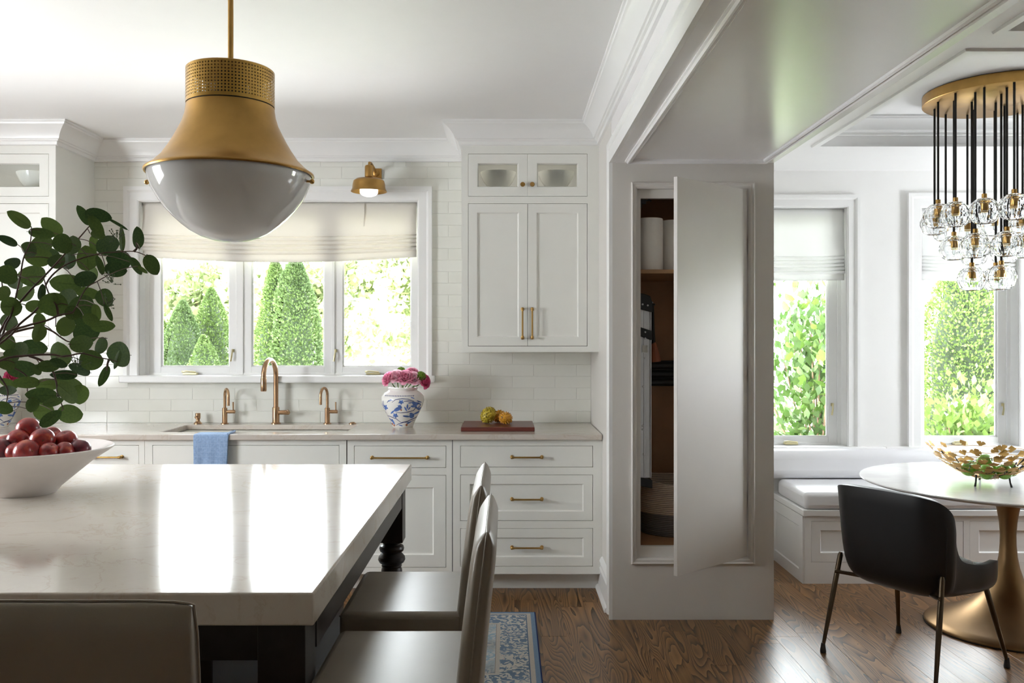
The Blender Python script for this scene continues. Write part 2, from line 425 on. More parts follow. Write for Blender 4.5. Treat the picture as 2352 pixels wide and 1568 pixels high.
def fixn(me):
    bm = bmesh.new(); bm.from_mesh(me); bmesh.ops.recalc_face_normals(bm, faces=bm.faces); bm.to_mesh(me); bm.free()
def mesh(name, mb, mat, smooth=True, angle=35, fix=True):
    me = bpy.data.meshes.new(name); me.from_pydata(mb.v, [], mb.f); me.validate(verbose=False)
    if fix: fixn(me)
    me.materials.append(MT[mat] if isinstance(mat, str) else mat)
    if smooth:
        me.polygons.foreach_set('use_smooth', [True]*len(me.polygons)); me.set_sharp_from_angle(angle=math.radians(angle))
    me.update(); return me
def link(o, parent=None):
    C.objects.link(o)
    if parent is not None: o.parent = parent
    return o
def part(name, mb, mat, parent=None, bev=0.0, seg=2, smooth=True, angle=35, label=None, kind=None, fix=True):
    """One mesh object. Geometry is given in world metres; a child is shifted into its parent's frame."""
    if parent is not None:
        off = parent_loc(parent)
        mb.v = [(p[0]-off[0], p[1]-off[1], p[2]-off[2]) for p in mb.v]
    o = bpy.data.objects.new(name, mesh(name, mb, mat, smooth, angle, fix)); link(o, parent)
    if bev:
        b = o.modifiers.new('edge', 'BEVEL'); b.width = bev; b.segments = seg; b.limit_method = 'ANGLE'; b.angle_limit = math.radians(40)
    if label: o['label'] = label
    if kind: o['kind'] = kind
    return o
def parent_loc(o):
    p = Vector((0, 0, 0))
    while o is not None: p += o.location; o = o.parent
    return p
def tag(o, label, cat, group=None, kind=None):
    o['label'] = label; o['category'] = cat
    if group: o['group'] = group
    if kind: o['kind'] = kind
    return o
def thing(name, label, cat, loc=(0,0,0), group=None, kind=None):
    o = bpy.data.objects.new(name, None); o.empty_display_size = 0.05; o.location = loc; link(o)
    return tag(o, label, cat, group, kind)
def solo(name, mb, mat, label, cat, loc=(0,0,0), group=None, kind=None, **kw):
    mb.v = [(p[0]-loc[0], p[1]-loc[1], p[2]-loc[2]) for p in mb.v]
    o = part(name, mb, mat, None, **kw); o.location = loc
    return tag(o, label, cat, group, kind)
def inst(name, me, parent, mw):
    """A piece sharing mesh data; mw is its matrix in the parent's frame."""
    o = bpy.data.objects.new(name, me); link(o, parent); o.matrix_local = mw; return o
def copy_tree(o, loc, label=None, parent=None):
    c = o.copy(); C.objects.link(c); c.parent = parent
    if parent is None:
        c.location = loc
        if label: c['label'] = label
    for ch in list(o.children): copy_tree(ch, None, None, c)
    return c
def subsurf(o, lv=2):
    m = o.modifiers.new('smooth', 'SUBSURF'); m.levels = lv; m.render_levels = lv; return o
# ------------------------------------------------------------------ setting: floor, walls, ceilings
ZC = 2.742          # kitchen ceiling
YK = 5.7022         # kitchen window wall (tiles stand 2 mm proud of it)
YD = 5.85           # dining window wall
XW = 0.552          # side of the closet wall that faces the kitchen

fl = part('floor', MB().box(-4.0, 4.4, -5.1, 6.05, -0.12, -0.018), 'oak_plank', smooth=False)
tag(fl, 'dark stained oak plank floor of kitchen and dining area', 'floor', kind='structure')
PWD = 0.127
def plank_mesh(L):
    mb = MB(); g = 0.0002; h = PWD/2-g; l = L/2-g; b = 0.0006
    lo = [(-h,-l),(h,-l),(h,l),(-h,l)]; hi = [(-h+b,-l+b),(h-b,-l+b),(h-b,l-b),(-h+b,l-b)]
    vs = [(x,y,-0.017) for x,y in lo]+[(x,y,-b) for x,y in lo]+[(x,y,0) for x,y in hi]
    fs = [(0,3,2,1),(8,9,10,11)]
    for i in range(4):
        j = (i+1) % 4; fs += [(i,j,4+j,4+i),(4+i,4+j,8+j,8+i)]
    return mesh('plank', mb.add(vs, fs), 'oak_plank', smooth=False)
PL = {L: plank_mesh(L) for L in (1.2, 1.6, 2.0, 2.4)}
xs = -3.83
while xs < 4.3:
    y = -5.0-rnd.uniform(0, 1.1)
    while y < 5.9:
        L = rnd.choice([1.2, 1.6, 2.0, 2.4, 2.0])
        if y+L > 0: inst('plank', PL[L], fl, Matrix.Translation((xs, y+L/2, rnd.uniform(-0.0004, 0))))
        y += L
    xs += PWD

HL = lambda o: (o[0]-.004, o[1]+.004, o[2]-.024, o[3]+.004)
def wall_boxes(mb, x0, x1, y0, y1, z0, z1, holes):
    """A wall in the XZ plane with rectangular holes (xa, xb, za, zb) given left to right."""
    cx = x0
    for xa, xb, za, zb in holes:
        mb.box(cx, xa, y0, y1, z0, z1); mb.box(xa, xb, y0, y1, z0, za); mb.box(xa, xb, y0, y1, zb, z1); cx = xb
    mb.box(cx, x1, y0, y1, z0, z1); return mb
KW = (-2.391, -0.576, 1.222, 2.356)
D1 = (1.626, 2.276, 0.744, 2.339); D2 = (2.771, 3.425, 0.744, 2.339)
wb = part('wall_back', wall_boxes(MB(), -3.9, XW+0.03, YK, YK+0.22, 0, ZC+0.1, [HL(KW)]), 'grout', smooth=False)
tag(wb, 'kitchen window wall tiled with pale long glazed bricks', 'wall', kind='structure')
# backsplash tiles, one object each
TW, TH, JT = 0.278, 0.0757, 0.0016
def tile_mesh(wd, ht):
    mb = MB(); a, c = wd/2, ht/2; e = 0.0016
    vs = []
    for yy, q in ((0.008, 0), (0.0016, 0), (0, e)):
        vs += [(-a+q, yy, -c+q), (a-q, yy, -c+q), (a-q, yy, c-q), (-a+q, yy, c-q)]
    fs = [(8, 9, 10, 11)]
    for i in range(4):
        j = (i+1) % 4; fs += [(i, j, 4+j, 4+i), (4+i, 4+j, 8+j, 8+i)]
    return mesh('tile', mb.add(vs, fs), 'tile_glaze', smooth=False)
TM = {}
CAS = (-2.484, -0.482, 1.176, 2.4526)
for r in range(24):
    z0 = 0.914+r*TH; z1 = min(z0+TH, 2.66)
    if z1-z0 < 0.012: continue
    lo, hi = (-3.5, XW) if z0 < 1.38 else (-2.69, -0.265)
    offx = -2.323+(TW/2 if r % 2 else 0); k = math.floor((lo-offx)/TW)
    while offx+k*TW < hi:
        a = max(lo, offx+k*TW); bb = min(hi, offx+(k+1)*TW); k += 1
        segs = [(a, bb)]
        if z1 > CAS[2]+0.03 and z0 < CAS[3]-0.03:
            segs = []
            if a < CAS[0]+0.02: segs.append((a, min(bb, CAS[0]+0.02)))
            if bb > CAS[1]-0.02: segs.append((max(a, CAS[1]-0.02), bb))
        for sa, sb in segs:
            if sb-sa < 0.012: continue
            key = (round(sb-sa-JT, 3), round(z1-z0-JT, 3))
            if key not in TM: TM[key] = tile_mesh(*key)
            inst('tile', TM[key], wb, Matrix.Translation(((sa+sb)/2, YK-0.0022+rnd.uniform(0, 0.0005), (z0+z1)/2)) @ Matrix.Rotation(rnd.uniform(-0.004, 0.004), 4, 'X'))

wd_ = part('wall_dining', wall_boxes(MB(), 1.361, 4.4, YD, YD+0.22, 0, 2.75, [HL(D1), HL(D2)]), 'paint_white', smooth=False)
tag(wd_, 'white dining wall between the two tall windows', 'wall', kind='structure')
rw = part('wall_rear', MB().box(-4.0, 4.4, -5.1, -5.0, 0, ZC+.1), 'paint_white', smooth=False)
tag(rw, 'white wall on the side where the photograph was taken', 'wall', kind='structure')
wl = part('wall_left', MB().box(-4.0, -3.9, -5, 2.45, 0, ZC+.1).box(-4.0, -3.9, 3.55, 6.0, 0, ZC+.1).box(-4.0, -3.9, 2.45, 3.55, 0, 1.1).box(-4.0, -3.9, 2.45, 3.55, 2.15, ZC+.1), 'paint_white', smooth=False)  # the gap is an added opening, made to let fill daylight in
tag(wl, 'white side wall at the kitchen end', 'wall', kind='structure')
mb = MB().box(4.3, 4.4, -5, 4.6, 0, 2.75).box(4.3, 4.4, 5.2, 6.0, 0, 2.75).box(4.3, 4.4, 4.6, 5.2, 0, 1.1).box(4.3, 4.4, 4.6, 5.2, 2.1, 2.75)  # its gap is likewise added, for daylight on the dining side
tag(part('wall_right', mb, 'paint_white', smooth=False), 'white side wall at the dining end', 'wall', kind='structure')

ZS = 2.583
c1 = part('ceiling', MB().box(-4.0, 0.6, -5.1, 6.0, ZC, ZC+0.12), 'paint_ceiling', smooth=False)
tag(c1, 'flat white kitchen ceiling', 'ceiling', kind='structure')
TX0, TX1 = 1.81, 4.05
mb = MB().box(1.391, TX0, -5.1, 6.05, ZS, ZC+0.02).box(TX1, 4.4, -5.1, 6.05, ZS, ZC+0.02)
for ya, yb in ((5.07, 6.05), (3.17, 3.42), (-5.1, 1.2)): mb.box(TX0, TX1, ya, yb, ZS, ZC+0.02)
mb.box(1.391, 4.4, -5.1, 6.05, ZC+0.001, ZC+0.12)
c2 = part('ceiling', mb, 'paint_ceiling', smooth=False)
tag(c2, 'white coffered dining ceiling with recessed trays', 'ceiling', kind='structure')
CROWN = [(0,0),(.110,0),(.110,-.012),(.102,-.015),(.099,-.024),(.086,-.030),(.064,-.050),(.046,-.075),(.038,-.096),(.030,-.099),(.026,-.106),(.016,-.110),(.013,-.128),(0,-.132)]
mb = MB().sweep(CROWN, [(-3.9,5.21,ZC),(-2.683,5.21,ZC),(-2.683,YK-.006,ZC),(-.267,YK-.006,ZC),(-.267,5.21,ZC),(XW,5.21,ZC),(XW,-4.95,ZC)], (0,0,1))
tag(part('trim_1', mb, 'paint_trim', angle=25), 'white crown moulding running round the kitchen ceiling', 'crown moulding', kind='structure')
SC = [(u*0.62, v*0.8) for u, v in CROWN]
for i, (ya, yb) in enumerate(((3.42, 5.07), (1.2, 3.17))):
    mb = MB().sweep(SC, [(TX0,ya,ZC),(TX0,yb,ZC),(TX1,yb,ZC),(TX1,ya,ZC)], (0,0,1), closed=True)
    BD = [(0.004,0),(0.004,-.010),(-.030,-.010),(-.034,0)]
    mb.sweep(BD, [(TX0,ya,ZS),(TX0,yb,ZS),(TX1,yb,ZS),(TX1,ya,ZS)], (0,0,1), closed=True)
    tag(part('trim_%d' % (2+i), mb, 'paint_trim', angle=25), ['white crown and bead around the ceiling tray over the round table', 'white crown and bead around the ceiling tray nearer the viewer'][i], 'crown moulding', kind='structure')

ZB = 2.3745
bm_ = part('beam', MB().box(XW, 1.391, -5.0, 4.605, ZB, ZC+0.05), 'paint_gloss', smooth=False)
tag(bm_, 'wide white dropped beam with panelled underside between kitchen and dining area', 'beam', kind='structure')
PM = [(0,0),(0,.010),(.006,.016),(.012,.012),(.018,.020),(.026,.020),(.030,.010),(.036,.006),(.036,0)]
part('panel_molding', MB().sweep(PM, [(.645,4.455,ZB),(1.31,4.455,ZB),(1.31,-4.7,ZB),(.645,-4.7,ZB)], (0,0,-1), closed=True), 'paint_gloss', bm_, angle=25)
CASP = [(0,0),(0,.018),(-.012,.018),(-.018,.011),(-.082,.009),(-.090,.015),(-.098,.018),(-.117,.018),(-.117,0)]
mb = MB().sweep(CASP, [(XW,4.55,0),(XW,4.55,ZB),(XW,-4.95,ZB)], (-1,0,0))
tag(part('trim_4', mb, 'paint_trim', angle=25), 'white stepped casing on the closet corner and along the beam edge', 'casing', kind='structure')
BASE = [(0,0),(.030,0),(.030,.010),(.024,.022),(.015,.028),(.015,.140),(.019,.146),(.012,.156),(.012,.180),(.018,.186),(.008,.205),(0,.212)]
mb = MB().sweep(BASE, [(XW,5.14,0),(XW,4.667,0)], (0,0,1))
tag(part('baseboard_left', mb, 'paint_trim', angle=25), 'white moulded baseboard beside the lowest drawers', 'baseboard', kind='structure')

# closet wall (the pier under the beam) with its opening
O0, O1, OZ0, OZ1 = 0.681, 1.258, 0.322, 2.2405
I0, I1, IZ0, IZ1 = 0.702, 1.237, 0.377, 2.195
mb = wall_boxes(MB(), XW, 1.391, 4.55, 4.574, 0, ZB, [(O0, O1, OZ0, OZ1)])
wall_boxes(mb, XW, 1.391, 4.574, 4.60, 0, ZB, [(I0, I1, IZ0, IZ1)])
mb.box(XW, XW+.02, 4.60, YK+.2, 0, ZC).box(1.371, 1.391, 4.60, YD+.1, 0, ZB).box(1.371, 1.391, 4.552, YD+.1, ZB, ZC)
wc = part('wall_front', mb, 'paint_closet_shaded', smooth=False)
tag(wc, 'white closet pier, its shade put into the paint colour, standing between kitchen and dining area', 'wall', kind='structure')
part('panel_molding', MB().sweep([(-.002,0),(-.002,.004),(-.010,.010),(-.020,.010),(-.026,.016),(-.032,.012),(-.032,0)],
     [(O0,4.55,OZ0),(O0,4.55,OZ1),(O1,4.55,OZ1),(O1,4.55,OZ0)], (0,-1,0), closed=True), 'paint_closet_shaded', wc, angle=25)
mb = MB().box(XW+.021, XW+.035, 4.60, 5.3, .2, 2.33).box(1.356, 1.370, 4.60, 5.3, .2, 2.33).box(XW+.035, 1.356, 5.28, 5.3, .2, 2.33)
mb.box(XW+.035, 1.356, 4.60, 5.28, 2.30, 2.33).box(XW+.035, 1.356, 4.60, 5.28, .35, .370)
part('closet_lining', mb, 'closet_wood', wc, smooth=False, label='brown wood lining')
part('shelf', MB().box(XW+.036, 1.355, 4.615, 5.279, 1.805, 1.826), 'closet_wood', wc, bev=.001, label='brown wood shelf')
mb = MB().box(.712, .735, 4.602, 4.63, 2.172, 2.192).tube([(.735,4.60,2.186),(.752,4.60,2.190),(.762,4.60,2.182)], .004, 6).box(.70,.712,4.60,4.62,2.15,2.192)
part('catch', mb, 'dark_iron', wc, label='small metal catch')

# closet door, hinged on its right edge and standing open
hinge = Vector((1.251, 4.552, 0)); free = Vector((.815, 4.170, 0)); dd = (free-hinge).normalized(); nn = Vector((-dd.y, dd.x, 0))
if nn.y < 0: nn = -nn            # pointing away from the viewer: slab thickness goes this way
wdt = (free-hinge).length
to = lambda a, b, z: hinge+dd*a+nn*b+Vector((0, 0, z))
mb = MB()
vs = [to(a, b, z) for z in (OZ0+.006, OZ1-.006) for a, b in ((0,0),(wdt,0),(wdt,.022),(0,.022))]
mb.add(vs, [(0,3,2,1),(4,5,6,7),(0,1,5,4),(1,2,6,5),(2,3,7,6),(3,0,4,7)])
door = part('door_1', mb, 'paint_closet_shaded', bev=.0015)
tag(door, 'plain pale closet door slab standing ajar', 'door', kind='structure')
for hz in (.62, 1.28, 1.95):
    p = to(.004, .026, hz); part('hinge', MB().lathe([(.006,-.04),(.006,.04)], p, 10).box(p.x-.02,p.x+.002,p.y-.002,p.y+.004,hz-.035,hz+.035), 'steel', door)

# ------------------------------------------------------------------ windows
def rect_frame(mb, x0, x1, z0, z1, wl_, wr, wb_, wt, y0, y1):
    mb.box(x0, x0+wl_, y0, y1, z0, z1).box(x1-wr, x1, y0, y1, z0, z1).box(x0+wl_, x1-wr, y0, y1, z0, z0+wb_).box(x0+wl_, x1-wr, y0, y1, z1-wt, z1); return mb
CSP = [(0,0),(0,.012),(-.008,.017),(-.056,.017),(-.062,.022),(-.070,.028),(-.093,.028),(-.093,0)]
def window(name, label, op, yw, sashes, mull, cas=.093, stool_ext=.02, stool_th=.046, zg=(0,0)):
    x0, x1, z0, z1 = op
    t = thing(name, label, 'window', ((x0+x1)/2, yw, z0), kind='structure')
    k = cas/.093; prof = [(u*k, v) for u, v in CSP]
    part('casing', MB().sweep(prof, [(x0,yw,z0),(x0,yw,z1),(x1,yw,z1),(x1,yw,z0)], (0,-1,0)), 'paint_trim', t, angle=25)
    mb = MB().box(x0-cas-stool_ext, x1+cas+stool_ext, yw-.055, yw, z0-stool_th, z0).box(x0, x1, yw, yw+.10, z0-.03, z0)
    part('stool', mb, 'paint_trim', t, bev=.008, seg=3)
    part('jamb', MB().box(x0-.01,x0+.004,yw+.001,yw+.20,z0,z1).box(x1-.004,x1+.01,yw+.001,yw+.20,z0,z1).box(x0,x1,yw+.001,yw+.20,z1-.004,z1+.01), 'paint_trim', t, smooth=False)
    fr = MB(); yf = yw+.10; rect_frame(fr, x0, x1, z0-.002, z1, .03, .012 if len(sashes) > 1 else .03, .016, .02, yf-.012, yf+.07)
    for a, b in mull: fr.box(a, b, yf-.018, yf+.07, z0, z1)
    part('frame', fr, 'paint_trim', t, bev=.002)
    for a, b, ga, gb, lockx in sashes:
        mb = MB().box(a, ga, yf-.006, yf+.04, z0+.012, z1-.01).box(gb, b, yf-.006, yf+.04, z0+.012, z1-.01)
        mb.box(ga, gb, yf-.006, yf+.04, z0+.012, zg[0]).box(ga, gb, yf-.006, yf+.04, zg[1], z1-.01)
        mb.sweep([(0,0),(0,.008),(.010,0)], [(ga,yf+.012,zg[0]),(ga,yf+.012,zg[1]),(gb,yf+.012,zg[1]),(gb,yf+.012,zg[0])], (0,-1,0), closed=True)
        s_ = part('sash', mb, 'paint_trim', t, bev=.002)
        part('pane', MB().box(ga-.004, gb+.004, yf+.018, yf+.022, zg[0]-.004, zg[1]+.004), 'window_glass', s_, smooth=False)
        if lockx is not None:
            zl = z0+.16 if len(sashes) > 1 else z0+.27
            part('lock_lever', MB().box(lockx-.008,lockx+.008,yf-.018,yf-.006,zl-.01,zl+.01).tube([(lockx,yf-.02,zl+.01),(lockx-.003,yf-.03,zl-.03),(lockx-.010,yf-.03,zl-.07)], [.004,.006,.007], 8), 'pale_brass', s_)
        cx = (ga+gb)/2-.02
        if lockx is None or len(sashes) == 1 or True:
            mb = MB().box(cx-.045, cx+.045, yf-.05, yf-.012, z0+.002, z0+.016).tube([(cx+.04,yf-.05,z0+.02),(cx-.02,yf-.056,z0+.026),(cx-.05,yf-.052,z0+.022)], [.005,.005,.007], 8)
            if not (len(sashes) == 3 and abs(ga+1.688) < .01): part('crank_handle', mb, 'pale_brass', s_, bev=.002)
    return t
window('window_1', 'white three-part kitchen window above the sink', KW, 5.70,
       [(-2.361,-1.785,-2.288,-1.835,-1.808), (-1.74,-1.155,-1.688,-1.206,-1.128), (-1.135,-.588,-1.085,-.629,None)],
       [(-1.785,-1.74), (-1.155,-1.135)], zg=(1.275, 2.27))
window('window_2', 'tall white dining window beside the closet pier', D1, YD, [(1.656,2.246,1.70,2.186,2.212)], [], cas=.081, stool_ext=.16, stool_th=.02, zg=(.794, 2.27))
window('window_3', 'tall white dining window behind the crystal lights', D2, YD, [(2.80,3.395,2.838,3.338,3.368)], [], cas=.093, stool_ext=.16, stool_th=.021, zg=(.794, 2.27))
# wall paneling below the dining windows, right of the bench back
mb = MB()
for z, h, d in ((.69,.012,.014), (.665,.016,.010), (.60,.018,.016)): mb.box(1.40, 4.3, YD-d, YD, z, z+h)
tag(part('trim_5', mb, 'paint_trim', bev=.003), 'white horizontal panel mouldings under the dining window sill', 'moulding', kind='structure')

# ------------------------------------------------------------------ roman blinds
def blind(name, label, x0, x1, y, ztop, zfold, nf, fh, hem, sag, mat, seams):
    prof = [(0, ztop), (0, ztop-.02), (-.004, (ztop+zfold)/2), (-.012, zfold+.05), (-.020, zfold+.014), (-.016, zfold)]
    z = zfold
    for i in range(nf):
        prof += [(-.006, z-.001), (-.003, z-.004), (-.016-.001*i, z-fh*.45), (-.018-.001*i, z-fh*.8), (-.010, z-fh)]; z -= fh
    prof += [(-.002, z-.002), (-.004, z-hem*.5), (-.003, z-hem)]
    n = 36; vs = []; fs = []; k = len(prof); zt = prof[-1][1]
    for i in range(n+1):
        t = i/n; q = 1-(2*t-1)**2
        for yy, zz in prof:
            f = (ztop-zz)/(ztop-zt)
            vs.append((x0+(x1-x0)*t, y+yy+.003*math.sin(t*19+zz*9)*f, zz-sag*q*f**1.5))
    for i in range(n):
        for j in range(k-1): fs.append((i*k+j, (i+1)*k+j, (i+1)*k+j+1, i*k+j+1))
    o = solo(name, MB().add(vs, fs), mat, label, 'roman blind', ((x0+x1)/2, y, ztop), fix=False, angle=60)
    md = o.modifiers.new('thick', 'SOLIDIFY'); md.thickness = .003
    part('headrail', MB().box(x0+.002, x1-.002, y+.004, y+.035, ztop-.03, ztop-.001), 'paint_trim', o)
    for sx in seams:
        part('seam', MB().box(sx-.0016, sx+.0016, y-.0155, y-.0005, zfold+.05, ztop-.004), mat, o)
    return o
blind('roman_blind', 'wide cream linen roman blind over the kitchen window', -2.380, -.588, 5.735, 2.350, 2.145, 4, .026, .045, .034, 'blind_linen', (-1.90, -.93))
blind('roman_blind', 'white roman blind on the dining window next to the closet pier', 1.634, 2.268, 5.885, 2.332, 2.02, 5, .024, .045, .006, 'blind_white', ())
blind('roman_blind', 'white roman blind hanging behind the crystal lights', 2.779, 3.417, 5.885, 2.332, 2.02, 5, .024, .045, .006, 'blind_white', ())
# ------------------------------------------------------------------ cabinets
def shaker(x0, x1, z0, z1, y, rail, th=.022, rec=.010, hole=False):
    """Frame-and-panel front whose face lies in the plane y; hole leaves the panel out for a pane."""
    mb = MB(); a, b, c, d = x0+rail, x1-rail, z0+rail, z1-rail; e = .006
    R = lambda p, q, r, s, yy: [(p,yy,r),(q,yy,r),(q,yy,s),(p,yy,s)]
    vs = R(x0,x1,z0,z1,y)+R(a,b,c,d,y)+R(a+e,b-e,c+e,d-e,y+rec)+R(x0,x1,z0,z1,y+th)
    fs = []
    for i in range(4):
        j = (i+1) % 4; fs += [(i,j,4+j,4+i),(4+i,4+j,8+j,8+i),(i,12+i,12+j,j)]
    if hole:
        vs += R(a+e,b-e,c+e,d-e,y+th)
        for i in range(4):
            j = (i+1) % 4; fs += [(8+i,8+j,16+j,16+i),(12+i,16+i,16+j,12+j)]
    else: fs += [(8,9,10,11),(12,15,14,13)]
    return mb.add(vs, fs)
def slab(x0, x1, z0, z1, y, th=.022): return MB().box(x0, x1, y, y+th, z0, z1)
def pull(parent, c, L, vertical=False, y=0):
    """Bar pull with ball ends on round roses, its rose on the plane y."""
    mb = MB(); d = Vector((0,0,1)) if vertical else Vector((1,0,0)); c = Vector((c[0], y-.028, c[1]))
    a, b = c-d*L/2, c+d*L/2
    mb.tube([a-d*.004, a+d*.012], .0075, 12).tube([b-d*.012, b+d*.004], .0075, 12).tube([a, b], .0052, 10)
    for q in (a, b):
        mb.tube([q, q+Vector((0,.028,0))], [.005,.006], 10).lathe([(.0105,0),(.0105,-.003),(.006,-.006)], (q.x, y, q.z), 14, 'y').sphere(q, .0092, 12, 8)
    return part('handle', mb, 'brass_handle', parent)
def knob(parent, x, z, y):
    return part('knob', MB().lathe([(.009,0),(.009,-.003),(.005,-.006),(.0055,-.014),(.013,-.018),(.0145,-.023),(.012,-.028),(.0001,-.029)], (x,y,z), 18, 'y'), 'brass_handle', parent)
G = .0022
def carcass(t, x0, x1, y, yb, z0, z1, openings, fw=.02, mat='paint_cabinet', inside='gap_dark'):
    """Face frame with openings (xa, xb, za, zb), the box behind it, and dark inner face behind the gaps."""
    xs = sorted({x0, x1, *[o[0] for o in openings], *[o[1] for o in openings]}); zs = sorted({z0, z1, *[o[2] for o in openings], *[o[3] for o in openings]})
    mb = MB()
    for i in range(len(xs)-1):
        run = None
        for j in range(len(zs)-1):
            cx, cz = (xs[i]+xs[i+1])/2, (zs[j]+zs[j+1])/2
            inn = any(o[0] < cx < o[1] and o[2] < cz < o[3] for o in openings)
            if not inn: mb.box(xs[i], xs[i+1], y, y+fw+.006, zs[j], zs[j+1])
    bx = MB().box(x0, x0+.018, y+fw+.006, yb, z0, z1).box(x1-.018, x1, y+fw+.006, yb, z0, z1).box(x0+.018, x1-.018, y+fw+.006, yb, z0, z0+.018).box(x0+.018, x1-.018, y+fw+.006, yb, z1-.018, z1).box(x0+.018, x1-.018, yb-.01, yb, z0+.018, z1-.018)
    o = part('face_frame', mb, mat, t, smooth=False); part('carcass', bx, mat, t, smooth=False)
    return o
YF = 5.03
def base_unit(name, label, cat, x0, x1, fronts, kick=True):
    t = thing(name, label, cat, ((x0+x1)/2, YF, 0))
    ops = [f[:4] for f in fronts]
    carcass(t, x0, x1, YF, 5.69, .109, .879, ops)
    part('gap_lining', MB().box(x0+.02, x1-.02, YF+.0265, YF+.03, .13, .86), 'gap_dark', t, smooth=False)
    if kick: part('toe_kick', MB().box(x0, x1, 5.13, 5.15, 0, .109), 'paint_cabinet', t, smooth=False)
    for xa, xb, za, zb, kind, rail, hc, hl, vert in fronts:
        args = (xa+G, xb-G, za+G, zb-G, YF+.0008)
        mb = slab(*args) if kind == 'slab' else shaker(*args, rail)
        o = part('drawer' if kind != 'door' else 'door', mb, 'paint_cabinet', t, bev=.0012)
        if hl: pull(o, hc, hl, vert, YF+.0008)
    return t
base_unit('drawer_cabinet', 'white three-drawer base cabinet next to the closet pier', 'cabinet', -.308, XW-.0005, [
    (-.265,.498,.722,.846,'slab',0,(.118,.782),.172,False),
    (-.265,.498,.414,.680,'shaker',.052,(.118,.541),.172,False),
    (-.265,.498,.152,.372,'shaker',.052,(.118,.264),.172,False)])
t = base_unit('dishwasher', 'dishwasher behind white cabinet panel with one long brass bar handle', 'dishwasher', -.914, -.312, [
    (-.876,-.346,.719,.846,'slab',0,(-.612,.779),.318,False),
    (-.876,-.346,.146,.678,'shaker',.070,(0,0),0,False)])
part('edge_gap', MB().box(-.919,-.914,YF+.004,YF+.02,.11,.879).box(-.312,-.308,YF+.004,YF+.02,.11,.879), 'gap_dark', t, smooth=False)
base_unit('sink_cabinet', 'white sink base cabinet with blank front under the apron of stone', 'cabinet', -2.078, -.920, [
    (-2.034,-.960,.722,.850,'slab',0,(0,0),0,False), (-2.034,-1.497,.152,.680,'door',.055,(-1.53,.60),.16,True), (-1.493,-.960,.152,.680,'door',.055,(-1.46,.60),.16,True)])
base_unit('drawer_cabinet', 'narrow white drawer cabinet behind the fruit bowl', 'cabinet', -2.52, -2.080, [
    (-2.478,-2.112,.722,.850,'slab',0,(-2.295,.783),.172,False), (-2.478,-2.112,.414,.680,'shaker',.052,(-2.295,.541),.172,False), (-2.478,-2.112,.152,.372,'shaker',.052,(-2.295,.264),.172,False)])
base_unit('base_cabinet', 'white base cabinet under the half hidden blue and white vase', 'cabinet', -3.40, -2.522, [
    (-3.36,-2.56,.722,.850,'slab',0,(-2.96,.783),.172,False), (-3.36,-2.562,.152,.680,'door',.055,(-2.62,.60),.16,True)])

YU = 5.21
def upper(label, x0, x1, xm, d0, d1, dz):
    t = thing('wall_cabinet', label, 'cabinet', ((x0+x1)/2, YU, 1.382))
    zb, zt = 1.382, 2.63
    L, U = (1.416, 2.266), (2.3076, 2.5615)
    carcass(t, x0, x1, YU, 5.702, zb, zt, [(d0, d1, *L), (d0, d1, *U)])
    part('gap_lining', MB().box(x0+.02, x1-.02, YU+.0265, YU+.03, 1.41, 2.28), 'gap_dark', t, smooth=False)
    part('shelf', MB().box(x0+.018, x1-.018, YU+.03, 5.69, 2.286, 2.304).box(x0+.018, x1-.018, 5.64, 5.69, 2.304, 2.60), 'cabinet_inside', t, smooth=False)
    for a, b, s in ((d0+G, xm-G/2, 1), (xm+G/2, d1-G, -1)):
        o = part('door', shaker(a, b, L[0]+G, L[1]-G, YU+.0008, .052), 'paint_cabinet', t, bev=.0012)
        pull(o, (xm-.031 if s > 0 else xm+.027, 1.552), .172, True, YU+.0008)
        o = part('glass_door', shaker(a, b, U[0]+G, U[1]-G, YU+.0008, .054, hole=True), 'paint_cabinet', t, bev=.0012)
        part('pane', MB().box(a+.055, b-.055, YU+.014, YU+.017, U[0]+.056, U[1]-.056), 'window_glass', o, smooth=False)
        knob(o, xm-.030 if s > 0 else xm+.027, 2.376, YU+.0008)
    for lx in ((d0+xm)/2, (xm+d1)/2):          # small fill lamp added to brighten the bowls behind the panes
        l = bpy.data.lights.new('cabinet_fill_light', 'AREA'); l.shape = 'DISK'; l.size = .06; l.energy = .22; l.color = (1, .95, .86)
        o = bpy.data.objects.new('cabinet_fill_light', l); C.objects.link(o); o.location = (lx, YU+.10, 2.605)
    return t
upper('white wall cabinet right of the window with two brass pulls', -.267, XW-.0005, .127, -.228, .483, 0)
upper('white wall cabinet behind the eucalyptus leaves', -3.55, -2.683, -3.10, -3.476, -2.724, 0)
def footed_bowl(label, x, y):
    P = [(.0001,.012),(.045,.004),(.052,0),(.055,.006),(.040,.022),(.036,.040),(.042,.055),(.075,.085),(.105,.120),(.122,.155),(.126,.172),(.122,.173),(.116,.158),(.098,.122),(.070,.090),(.03,.072),(.0001,.070)]
    P = [(r*.88, z) for r, z in P]
    solo('footed_bowl', MB().lathe(P, (x, y, 2.3045), 40), 'porcelain', label, 'bowl', (x, y, 2.3045), group='footed bowls in the glass-fronted cabinets')
footed_bowl('white footed bowl behind the left pane of the cabinet beside the pier', -.050, 5.36)
footed_bowl('white footed bowl behind the right pane of the cabinet beside the pier', .305, 5.36)
footed_bowl('white footed bowl seen through the cabinet pane above the eucalyptus', -2.89, 5.38)

